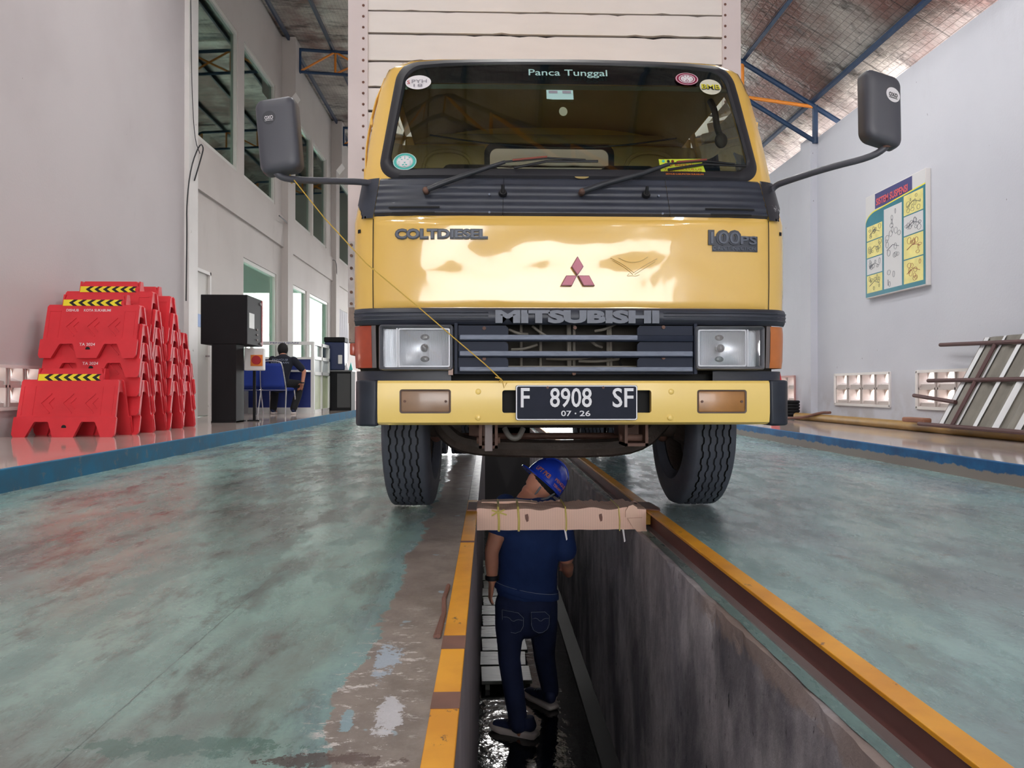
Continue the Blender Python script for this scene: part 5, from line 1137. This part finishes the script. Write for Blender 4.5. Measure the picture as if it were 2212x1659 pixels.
# pipe along the wall foot
PIP = mat('ochre pipe', (158, 122, 60), .45, var=.15, vs=6)
MB().tube([(4.50, 4, PZ+.05), (4.47, 7.5, PZ+.05), (4.46, 9.5, PZ+.05), (4.44, 10.3, PZ+.05), (4.40, 10.85, PZ+.05)], .05, n=16, smooth=1).build('floor_pipe', PIP, label='long ochre pipe lying along the foot of the right wall', cat='pipe', smooth=60)
MB().tube([(4.46, 9.9, PZ+.13), (4.42, 10.1, PZ+.125), (4.32, 10.5, PZ+.03), (4.20, 11.2, PZ+.02), (4.16, 12.2, PZ+.02)], .018, n=8, smooth=2).build('cable_end', RUST, label='brown cable lying over the ochre pipe by the right wall', cat='cable', smooth=60)
# leaning maroon frame with corrugated sheet
MF = mat('maroon frame steel', (84, 54, 54), .5, var=.15)
CORR = mat('grey corrugated sheet', (128, 124, 116), .6, var=.12, vs=6); CORW = mat('white stripe', (226, 228, 232), .5)
def GX(px, py, X): d = _R @ Vector(((px-1106)/FPX, (829.5-py)/FPX, -1)); k = X/d.x; return Vector((X, d.y*k, H0+d.z*k))
t = thing('gate_panel', 'maroon steel frame with grey and white corrugated sheet leaning on the right wall', 'panel', (4.40, 7.4, PZ+.1))
o0 = Vector((4.40, 7.4, PZ+.1))
def xz(zf): return 4.34+.34*zf       # leans towards the wall with height
yn, yf_ = 4.9, 7.42
def PT(y, zf): return Vector((xz(zf), y, PZ+.11+.80*zf))-o0
sh_ = MB(); nn = 90
def cor(u, v):
    y = 7.28-(7.28-yn)*u; p = PT(y-.16*v, v*1.02); a = math.sin(u*2*PI*11); p.x += .018*max(-.6, min(.6, a)); return p
sh_.grid(cor, nn*2, 3)
o = sh_.build('corrugated_sheet', CORR, t, solid=.004); 
ws_ = MB()
for i in range(9):
    u0 = (.008+i*.112)
    ws_.grid(lambda u, v: cor(u0+.026*u, v)+Vector((-.016, 0, 0)), 3, 3)
ws_.build('white_stripe', CORW, t, solid=.002)
for a, b in ((PT(7.75, .98), PT(4.8, .86)), (PT(7.70, .52), PT(4.8, .52)), (PT(7.55, -.02), PT(4.8, -.02)), (PT(7.85, .33), PT(7.10, .26))):
    MB().cyl(a+Vector((-.035, 0, 0)), b+Vector((-.035, 0, 0)), .020, n=8).build('rail', MF, t)
for y in (7.02, 5.95, 5.0): MB().cyl(PT(y, -.02)+Vector((-.03, 0, 0)), PT(y-.15, .96)+Vector((-.03, 0, 0)), .019, n=8).build('stile', MF, t)
tag(MB().box((4.37, 7.72, PZ+.125), (.10, .34, .05), rot=(.1, 'Z'), bev=.015).build('wood_offcut', mat('rusty wood', (140, 96, 76), .7, var=.2)), 'broken brown wooden offcut on the pipe under the leaning frame', 'offcut')
# traffic cone and dark coil by the bumper
cyv = 11.6; cxv = W(1682, 830, cyv).x
t = thing('traffic_cone', 'red and white traffic cone behind the right end of the truck bumper', 'cone', (cxv, cyv, PZ))
MB().bb(-.17, .17, -.17, .17, 0, .03, bev=.01).build('base', BMC, t)
for z0, z1, mm_ in ((.03, .36, RED), (.36, .52, WHT), (.52, .60, RED), (.60, .61, RED)): MB().cyl((0, 0, z0), (0, 0, z1), .15-.185*z0, .15-.185*z1, n=24, cap=False).build('cone_band', mm_, t, smooth=40)
MB().cyl((0, 0, .61), (0, 0, .70), .037, .02, n=24).build('cone_tip', RED, t)
t = thing('hose_coil', 'stack of black ribbed hose coils on the floor behind the truck bumper', 'hose', (W(1706, 880, 11.15).x, 11.15, PZ))
for i in range(6): MB().lathe([(.02+.10+.022*math.cos(q*PI/5), .028+.044*i+.022*math.sin(q*PI/5)) for q in range(11)], n=24).build('coil', BMC, t, smooth=60)
# ================================================================ BRIDGE WRAPPED IN CARDBOARD
CARD = mat('pinkish cardboard', (236, 200, 178), .8, var=.05, vs=4, dirt=((110, 80, 64), .76, 10))
g = NG('ribbed cardboard', .8); rb_ = g.math('FRACT', g.math('MULTIPLY', g.X, 90)); k = g.mix(g.math('MULTIPLY', g.ramp(rb_, .75, .9), .16), (240, 202, 182), (160, 120, 100))
k = g.mix(g.ramp(g.noise(12, 5, .6, (1, 1, .6), (2, 0, 1)), .72, .76), k, (120, 86, 70)); g.col(k); RIB = g.m
GOLD = mat('ochre steel', (206, 150, 40), .45, dirt=((120, 84, 50), .66, 10))
t = thing('pit_bridge', 'steel crossbar wrapped in pinkish cardboard laid across the pit', 'crossbar', (.35, 3.76, 0))
bx0, bx1 = W(1030, 1100, 3.63).x-.35, W(1395, 1100, 3.63).x-.35
MB().bb(bx0+.02, .78-.35, -.09, .10, -.072, .004, bev=.004).build('steel_crossbar', GOLD, t)
for sx_, P in ((-1, [(bx0-.045, -.125), (bx0+.03, -.13), (bx0+.07, -.10), (bx0+.02, .12), (bx0-.045, .12)]), (1, [(bx1-.02, -.10), (.46, -.16), (.47, -.10), (.46, .10), (bx1-.02, .10)])):
    MB().prism(P, .004, .010, 'z').build('end_plate', RUST, t)
Rr = random.Random(4); m = MB()
def crd(u, v):
    x = bx0+(bx1-bx0)*u; s = v*3
    if s < 1: p = Vector((x, -.135, -.085+.088*s))
    else: p = Vector((x, -.135+.25*(s-1)/2, .012+.004*math.sin(u*30)))
    return p+Vector((0, .004*noise.noise(Vector((u*6, v*4, 0))), .006*noise.noise(Vector((u*14, v*5, 2)))*(1 if v > .3 else .3)+(.012*noise.noise(Vector((u*40, 0, 5))) if v > .95 else 0)))
m.grid(crd, 160, 24); m.build('cardboard_wrap', RIB, t, solid=.006)
MB().prism([(bx0+.02, .012), (bx0+.30, .014), (bx0+.27, .018), (bx0+.19, .026), (bx0+.02, .022)], .04, .12, 'y').build('cardboard_scrap', CARD, t)
for (x0, z0, pts) in ((bx1-.10, 0, [(0, .004), (.015, .028), (.035, .034), (.055, .02), (.06, -.022), (.0, -.026)]), (bx1-.09, 0, [(.0, -.03), (.07, -.028), (.06, -.05), (.09, -.085), (.10, -.11), (.085, -.122), (.05, -.10), (.02, -.065)])):
    MB().prism([(x0+a, b) for a, b in pts], -.150, -.143).build('torn_flap', CARD, t)
for px_k in (1138, 1297):
    xk = W(px_k, 1110, 3.63).x-.35; MB().add([Vector((xk+x_, -.1435, -.028+z_)) for x_, z_ in ((-.008, .016), (.004, .020), (.008, .002), (.007, -.014), (-.001, -.018), (-.006, -.004))], [tuple(range(6))]).build('dark_hole', RUST, t)
TW = mat('yellow twine band', (214, 196, 110), .6)
for px, wd in ((1076, .011), (1119, .011), (1221, .008), (1336, .006)):
    x = W(px, 1110, 3.63).x-.35; MB().tube([(x, .11, .022), (x+.002, 0, .022), (x, -.13, .020), (x, -.142, .008), (x+.004, -.143, -.04), (x+.003, -.142, -.09)], wd/2, n=6).build('twine_band', TW, t)
MB().tube([(W(1076, 1, 3.63).x-.35-.03, -.145, .01), (W(1076, 1, 3.63).x-.35, -.150, .0), (W(1076, 1, 3.63).x-.35+.03, -.145, .012)], .004, n=6, smooth=1).tube([(W(1076, 1, 3.63).x-.38, -.145, -.015), (W(1076, 1, 3.63).x-.35, -.150, .002), (W(1076, 1, 3.63).x-.31, -.145, -.012)], .004, n=6).build('twine_knot', TW, t)
for px, l_ in ((1220, .045), (1345, .055)):
    x = W(px, 1110, 3.63).x-.35; MB().prism([(x-.004, -.085), (x+.005, -.085), (x+.012, -.085-l_), (x+.006, -.09-l_)], -.139, -.136).build('tape_tail', WHT, t)
# ================================================================ PEOPLE
SKIN = mat('brown skin', (206, 142, 116), .5, var=.05, vs=20, sub=.1); DEN = mat('navy denim shirt', (36, 60, 112), .85, var=.12, vs=9, bump=.25, bs=14); JEA = mat('dark blue jeans', (32, 44, 80), .85, var=.15, vs=8, bump=.3, bs=9)
THR = mat('pale stitching', (150, 160, 180), .8); HAIR = mat('black hair', (20, 18, 18), .7, bump=.4, bs=80)
HEL = mat('blue helmet shell', (34, 66, 190), .25, coat=.5); SOLE = mat('white sole', (222, 212, 208), .55); SHOE = mat('navy shoe', (34, 46, 82), .75, var=.15, vs=30)
RGT = Vector((1, 0, 0)); FWD = Vector((0, 1, 0))
man = thing('person', 'person in navy denim shirt, jeans and blue helmet standing in the pit under the truck', 'person', (.2, 4.5, PD))
mo = Vector((.2, 4.5, PD))
def w(px, py, Y): return W(px, py, Y)-mo
zF = -1.43
hipL, hipR = w(1102, 1318, 4.60), w(1172, 1318, 4.62)
kneL, kneR = w(1100, 1424, 4.50), w(1176, 1420, 4.78)
ankL, ankR = w(1120, 1560, 4.46), Vector((W(1188, 1490, 4.9).x, 4.88, zF+.10))-mo
pel = w(1137, 1290, 4.60); wai = w(1140, 1235, 4.56); che = w(1146, 1150, 4.47); upc = w(1148, 1100, 4.42); nek = w(1143, 1074, 4.42)
shL, shR = w(1092, 1096, 4.42), w(1206, 1116, 4.46)
elL, wrL = w(1062, 1192, 4.40), w(1063, 1252, 4.40)
elR, wrR = w(1224, 1208, 4.50), w(1228, 1238, 4.68)
hd = w(1172, 1046, 4.42)
ax_ = Vector((.55, .12, .62)).normalized()
b_ = MB()
limb(b_, [(pel-Vector((0, 0, .03)), .165, .115, RGT), (wai, .145, .10, RGT), (che, .165, .115, RGT), (upc, .16, .10, RGT), (nek-Vector((0, 0, .02)), .08, .07, RGT)])
limb(b_, [(nek-Vector((0, 0, .05)), .062, .06, RGT), (nek+ (hd-nek)*.5, .055, .055, RGT), (hd, .06, .06, RGT)])
b_.sph(hd, 1, (.076, .095, .10), n=20, rot=ax_.to_track_quat('Z', 'Y').to_matrix())
jaw = hd-ax_*.075+Vector((-.02, .045, .01)); b_.sph(jaw, 1, (.052, .062, .045), n=16)
b_.sph(jaw+Vector((-.010, .065, .045)), .016, n=10)     # nose
b_.sph(jaw+Vector((-.012, .058, .005)), .018, (1.2, .6, .6), n=10)   # lips
b_.sph(hd+Vector((-.062, -.035, .005)), 1, (.010, .022, .030), n=12)    # ear
limb(b_, [(shL, .058, .058, FWD), (shL.lerp(elL, .5), .05, .052, FWD), (elL, .040, .042, FWD), (elL.lerp(wrL, .4), .040, .040, FWD), (wrL, .025, .030, FWD)])
limb(b_, [(shR, .058, .058, FWD), (shR.lerp(elR, .5), .05, .052, FWD), (elR, .042, .042, FWD), (elR.lerp(wrR, .5), .038, .038, RGT), (wrR, .026, .030, RGT)])
def hand(b, wr, d, pn, th, s=1.0, curl=.5):
    """wrist, finger direction, palm normal, thumb side"""
    d = d.normalized(); pn = (pn-d*pn.dot(d)).normalized(); sd = d.cross(pn); sd = sd if sd.dot(th) > 0 else -sd
    limb(b, [(wr-d*.01, .026*s, .020*s, sd), (wr+d*.035*s, .036*s, .017*s, sd), (wr+d*.085*s, .040*s, .014*s, sd)], 10)
    for i, l_ in enumerate((.068, .076, .071, .056)):
        o_ = wr+d*.088*s+sd*(.030-.020*i)*s; p = [o_-d*.02]; dd = d.copy()
        for k_ in range(3):
            p.append(p[-1]+dd*(l_*(.45, .32, .25)[k_]+(.02 if k_ == 0 else 0))*s); c = math.cos(curl*(.6+.1*i)); sn = math.sin(curl*(.6+.1*i)); dd = (dd*c+pn*sn).normalized()
        limb(b, [(q, (.0088-.0008*j)*s, (.0088-.0008*j)*s, sd) for j, q in enumerate(p)], 8)
    p0 = wr+d*.02*s+sd*.022*s; p1 = p0+(d*.6+sd*.75+pn*.2).normalized()*.04*s; p2 = p1+(d*.9+sd*.25+pn*.3).normalized()*.032*s; p3 = p2+(d+pn*.3).normalized()*.022*s
    limb(b, [(p0, .013*s, .013*s, pn), (p1, .0105*s, .0105*s, pn), (p2, .0095*s, .0095*s, pn), (p3, .008*s, .008*s, pn)], 8)
hand(b_, wrL, Vector((-.10, .05, -1)), Vector((1, .2, 0)), Vector((0, 1, 0)), .95, .55)
hand(b_, wrR, Vector((-.15, 1, .10)), Vector((-.9, 0, .2)), Vector((0, 0, 1)), .95, .6)
for a in ((hipL, kneL, ankL), (hipR, kneR, ankR)):
    limb(b_, [(a[0], .078, .085, RGT), (a[0].lerp(a[1], .5), .065, .072, RGT), (a[1], .05, .055, RGT), (a[1].lerp(a[2], .35), .048, .055, RGT), (a[2], .032, .038, RGT)])
limb(b_, [(ankL+Vector((0, 0, .02)), .03, .03, RGT), (ankL+Vector((.01, -.01, -.055)), .028, .028, RGT)])
limb(b_, [(ankR, .03, .03, RGT), (ankR+Vector((-.0, .0, -.04)), .028, .028, RGT)])
fuse(b_, 'body', SKIN, man, .008, 3, smooth=None) if False else fuse(b_, 'body', SKIN, man, .008, 3)
s_ = MB()
limb(s_, [(pel+Vector((.0, 0, .055)), .186, .140, Vector((1, 0, -.16))), (wai, .176, .128, RGT), (wai.lerp(che, .6), .180, .132, RGT), (che, .190, .135, RGT), (upc, .186, .124, RGT), (upc.lerp(nek, .6), .13, .10, RGT), (nek-Vector((0, 0, .02)), .074, .068, RGT)], 20)
for a, e in ((shL, elL), (shR, elR)):
    k_ = .44 if a is shL else .80
    limb(s_, [(a+Vector((0, 0, .01)), .072, .070, FWD), (a.lerp(e, .35), .070, .074, FWD), (a.lerp(e, k_), .066, .072, FWD)], 16)
fuse(s_, 'denim_shirt', DEN, man, .010, 4)
limb_ = MB(); limb_.tube([nek+Vector((.07*math.cos(q*PI/8), .062*math.sin(q*PI/8), -.012+.0*q)) for q in range(16)], .014, n=8, closed=True); limb_.build('collar', DEN, man, smooth=60)
def surf_line(pts, name, parent, r=.0016): MB().tube(pts, r, n=5, smooth=1).build(name, THR, parent)
hem = MB(); NH = 40
def hp(a_, k_, dz): x = .186*k_*math.cos(a_); return pel+Vector((x, .140*k_*math.sin(a_), .030+dz-.20*x))
hem.add([hp(2*PI*i/NH, k_, dz) for k_, dz in ((.99, .05), (1.035, .045), (1.05, .0), (1.02, -.004), (.98, .0)) for i in range(NH)], [(r_*NH+i, r_*NH+(i+1) % NH, (r_+1)*NH+(i+1) % NH, (r_+1)*NH+i) for r_ in range(4) for i in range(NH)])
hem.build('shirt_hem', DEN, man, smooth=60)
surf_line([hp(PI+PI*q/20, 1.048, .040) for q in range(21)], 'hem_stitching', man, .0013)
surf_line([upc+Vector((x, -.128*math.sqrt(max(.02, 1-(x/.19)**2))+.00, .035-.25*max(0, x)-.1*abs(x))) for x in (-.14, -.08, 0, .08, .13)], 'yoke_stitching', man)
j_ = MB()
limb(j_, [(pel+Vector((0, 0, .04)), .172, .128, RGT), (pel-Vector((0, 0, .06)), .176, .138, RGT), (pel-Vector((0, 0, .12)), .155, .125, RGT)], 20)
for a in ((hipL, kneL, ankL), (hipR, kneR, ankR)):
    limb(j_, [(a[0]+Vector((0, 0, .04)), .092, .105, RGT), (a[0].lerp(a[1], .35), .088, .098, RGT), (a[0].lerp(a[1], .8), .070, .078, RGT), (a[1], .066, .072, RGT), (a[1].lerp(a[2], .4), .063, .068, RGT), (a[1].lerp(a[2], .8), .058, .062, RGT), (a[1].lerp(a[2], 1.0)+Vector((0, 0, -.01)), .055, .060, RGT)], 16)
fuse(j_, 'jeans', JEA, man, .010, 4)
for cx, wd in ((-.085, .062), (.075, .055)):
    def pk(x, z, yo_=0): 
        xx = cx+x; return pel+Vector((xx, -.146*math.sqrt(max(.05, 1-(xx/.19)**2))-.003-yo_, z))
    m = MB(); P = [(-wd, -.045), (wd, -.055), (wd*.95, -.15), (0, -.175), (-wd*.95, -.145)]
    m.add([pk(x, z, .002) for x, z in P], [tuple(range(5))]); o = m.build('back_pocket', JEA, man, solid=.004)
    surf_line([pk(x, z, .006) for x, z in P+P[:1]], 'pocket_stitching', o, .0011); surf_line([pk(x*wd, z, .006) for x, z in ((-.9, -.085), (-.4, -.08), (0, -.105), (.4, -.088), (.9, -.092))], 'pocket_stitching', o, .0010)
def shoe(par, heel, toe, z0):
    d = (toe-heel); d.z = 0; ln = d.length; d.normalize(); sd = Vector((-d.y, d.x, 0)); out = []
    prof_ = [(0, .028), (.06, .036), (.25, .038), (.5, .040), (.72, .048), (.9, .040), (1, .016)]
    so = MB(); up = [heel+d*ln*u+sd*w2 for u, w2 in prof_]+[heel+d*ln*u-sd*w2 for u, w2 in prof_[::-1]]
    n_ = len(up); lv_ = [(0, .96), (.012, 1.04), (.028, 1.02), (.034, .94)]
    so.add([Vector((heel.x+d.x*ln*.5+(p.x-heel.x-d.x*ln*.5)*s2, heel.y+d.y*ln*.5+(p.y-heel.y-d.y*ln*.5)*s2, z0+z+(.012*max(0, (p-heel).dot(d)/ln-.8)*4 if True else 0))) for z, s2 in lv_ for p in up],
           [(i*n_+k_, i*n_+(k_+1) % n_, (i+1)*n_+(k_+1) % n_, (i+1)*n_+k_) for i in range(3) for k_ in range(n_)]+[tuple(range(n_))[::-1], tuple(range(3*n_, 4*n_))])
    s1 = so.build('sole', SOLE, par, smooth=60)
    u_ = MB(); base = Vector((heel.x, heel.y, z0+.03))
    limb(u_, [(base+d*.04+Vector((0, 0, .04)), .036, .040, sd), (base+d*ln*.30+Vector((0, 0, .035)), .036, .036, sd), (base+d*ln*.6+Vector((0, 0, .018)), .040, .026, sd), (base+d*ln*.88+Vector((0, 0, .010)), .036, .018, sd)], 14)
    u_.cyl(base+d*.05+Vector((0, 0, .03)), base+d*.055+Vector((0, 0, .085)), .040, .036, n=16)
    o = fuse(u_, 'shoe', SHOE, par, .006, 3); s1.parent = o
    m = MB()
    for q in range(4): c = base+d*ln*(.36+.08*q)+Vector((0, 0, .068-.009*q)); m.tube([c-sd*.022, c+Vector((0, 0, .006)), c+sd*.022], .003, n=5)
    m.build('laces', THR, o)
hL = Vector((W(1160, 1592, 4.40).x, 4.42, 0))-mo; tL = Vector((W(1060, 1572, 4.5).x+.0, 4.56, 0))-mo
hR = Vector((W(1200, 1515, 4.85).x-.01, 4.80, 0))-mo; tR = Vector((W(1136, 1470, 5.0).x, 5.06, 0))-mo
shoe(man, hL, tL, 0.001); shoe(man, hR, tR, 0.001)
MB().lathe([(.036, -.014), (.040, -.010), (.040, .010), (.036, .014)], n=20).build('wrist_watch', INK, man, smooth=40).location = wrL+Vector((0, 0, .012))
# hat
q_ = ax_.to_track_quat('Z', 'Y').to_matrix()
het = thing('safety_helmet', 'blue safety helmet with orange lettering worn by the person in the pit', 'helmet', mo+hd+ax_*.012)
Hm = lambda v: q_ @ Vector(v)
h_ = MB(); h_.lathe([(.0, .150), (.03, .148), (.06, .138), (.09, .112), (.110, .075), (.119, .03), (.121, 0), (.128, -.004), (.130, -.010), (.122, -.010), (.114, .0)], n=40)
h_.prism([(x*.105, .10+y) for x, y in ((-1, -.01), (-.8, .03), (-.4, .055), (0, .062), (.4, .055), (.8, .03), (1, -.01))], -.010, -.002, 'z')
for dx in (-.03, 0, .03): h_.tube([(dx, -.09, .105), (dx, -.05, .143), (dx, 0, .153), (dx, .05, .143), (dx, .09, .105)], .006, n=6, smooth=2)
for v in h_.bm.verts: v.co = Hm(v.co)
h_.build('shell', HEL, het, smooth=40)
ORT = mat('orange helmet print', (236, 150, 90), .5)
def htext(txt, ang, zc_, wd, hh):
    def df(v):
        a = ang+v.x/.122; return Hm((math.cos(a)*(.1225-.0+.0-(.25*max(0, zc_+v.z-.03))), math.sin(a)*(.1225-(.25*max(0, zc_+v.z-.03))), zc_+v.z))
    text('print', txt, wd, hh, ORT, (0, 0, 0), het, depth=.004, off=.02, deform=df)
# the side of the helmet that faces the camera
cm = q_.transposed() @ Vector((0, -1, 0)); a0 = math.atan2(cm.y, cm.x)
htext('UPT PKB', a0-.50, .035, .105, .026); htext('PENGUJI', a0+.60, .045, .10, .024); htext('TERAMPIL', a0+.60, .018, .085, .015)
stp = mat('grey strap', (130, 134, 140), .6)
st_ = MB(); e0 = hd+ax_*.01+q_ @ Vector((.09*math.cos(a0-.7), .09*math.sin(a0-.7), 0))
st_.tube([hd+ax_*.02+Vector((-.03, -.085, -.02)), hd+Vector((-.045, -.06, -.05)), jaw+Vector((-.02, -.02, -.045)), jaw+Vector((-.035, .03, -.04))], .006, n=6, smooth=1).tube([hd+ax_*.02+Vector((.05, -.07, -.06)), hd+Vector((.01, -.085, -.075)), jaw+Vector((.0, -.05, -.045))], .006, n=6, smooth=1)
o = st_.build('chin_strap', stp, het); o.location = -(hd+ax_*.012)
hc = MB(); hc.sph(hd+ax_*.02+Vector((.008, -.008, .0)), 1, (.0775, .098, .080), n=20, rot=q_); hc.build('hair', HAIR, man, smooth=60)
# ---- seated person
sp_ = thing('person', 'person in navy shirt sitting with back turned on the blue chair at the counter', 'person', (CX, CY, PZ)); so_ = Vector((CX, CY, PZ))
def v3(x, y, z): return Vector((x, y, z))
pe, wa, ch, up_, nk, hh = v3(.0, .02, .54), v3(.02, .03, .68), v3(.05, .06, .86), v3(.06, .08, .95), v3(.05, .11, 1.01), v3(.04, .15, 1.10)
sL, sR = v3(-.12, .08, .94), v3(.24, .08, .93); eL, wL_ = v3(-.16, .26, .80), v3(-.06, .46, .80); eR, wR_ = v3(.40, .16, .74), v3(.38, .12, .52)
kL, aL, kR, aR = v3(-.14, .36, .52), v3(-.12, .14, .10), v3(.30, .40, .52), v3(.22, .16, .10)
b_ = MB(); limb(b_, [(pe, .15, .11, RGT), (wa, .13, .10, RGT), (ch, .15, .10, RGT), (up_, .14, .09, RGT), (nk, .06, .06, RGT), (hh, .055, .06, RGT)]); b_.sph(hh, 1, (.075, .092, .11), n=18)
b_.sph(hh+v3(0, .09, -.01), .018, n=8)
for sx_ in (-1, 1): b_.sph(hh+v3(sx_*.075, 0, 0), 1, (.01, .02, .03), n=8)
limb(b_, [(sL, .05, .05, FWD), (eL, .04, .04, FWD), (wL_, .026, .028, RGT)]); limb(b_, [(sR, .05, .05, FWD), (eR, .042, .042, FWD), (wR_, .028, .028, FWD)])
hand(b_, wL_, v3(.3, 1, 0), v3(0, 0, -1), v3(1, 0, 0), 1, .4); hand(b_, wR_, v3(-.3, .6, -.5), v3(-.5, 0, -.6), v3(-1, 0, 0), 1, .5)
for a in ((v3(-.07, .05, .52), kL, aL), (v3(.10, .05, .52), kR, aR)): limb(b_, [(a[0], .08, .08, RGT), (a[1], .055, .055, RGT), (a[2], .035, .035, RGT), (a[2]+v3(0, .12, -.06), .035, .025, RGT)])
fuse(b_, 'body', SKIN, sp_, .012, 3)
BLS = mat('black navy uniform shirt', (26, 30, 44), .85); BLT = mat('black trousers', (22, 22, 26), .85)
s_ = MB(); limb(s_, [(pe, .175, .13, RGT), (wa, .16, .125, RGT), (ch, .18, .13, RGT), (up_, .175, .115, RGT), (nk-v3(0, 0, .02), .075, .07, RGT)], 18)
limb(s_, [(sL, .065, .065, FWD), (sL.lerp(eL, .7), .06, .06, FWD)]); limb(s_, [(sR, .065, .065, FWD), (sR.lerp(eR, .75), .062, .062, FWD)]); fuse(s_, 'shirt', BLS, sp_, .012, 4)
text('shirt_lettering', 'PENGUJI', .26, .04, THR, (.05, -.078, .925), sp_, depth=.004); text('shirt_lettering', 'KENDARAAN', .30, .03, THR, (.05, -.088, .88), sp_, depth=.004)
s_ = MB(); limb(s_, [(pe+v3(0, 0, .02), .17, .13, RGT), (pe-v3(0, 0, .04), .17, .13, RGT)], 16)
for a in ((v3(-.07, .05, .52), kL, aL), (v3(.10, .05, .52), kR, aR)): limb(s_, [(a[0], .095, .095, RGT), (a[1], .075, .075, RGT), (a[1].lerp(a[2], .5), .068, .066, RGT), (a[2], .06, .06, RGT)])
fuse(s_, 'trousers', BLT, sp_, .012, 4)
b_ = MB(); b_.sph(hh+v3(0, -.012, .018), 1, (.088, .10, .112), n=20).sph(hh+v3(0, -.03, -.04), 1, (.07, .06, .07), n=16); b_.build('hair', HAIR, sp_, smooth=60)
for a in (aL, aR): shoe(sp_, v3(a.x, a.y-.06, 0), v3(a.x-.02, a.y+.2, 0), .001)
MB().lathe([(.034, -.012), (.036, 0), (.034, .012)], n=16).build('wrist_band', INK, sp_, smooth=40).location = wR_+v3(.0, .0, .02)
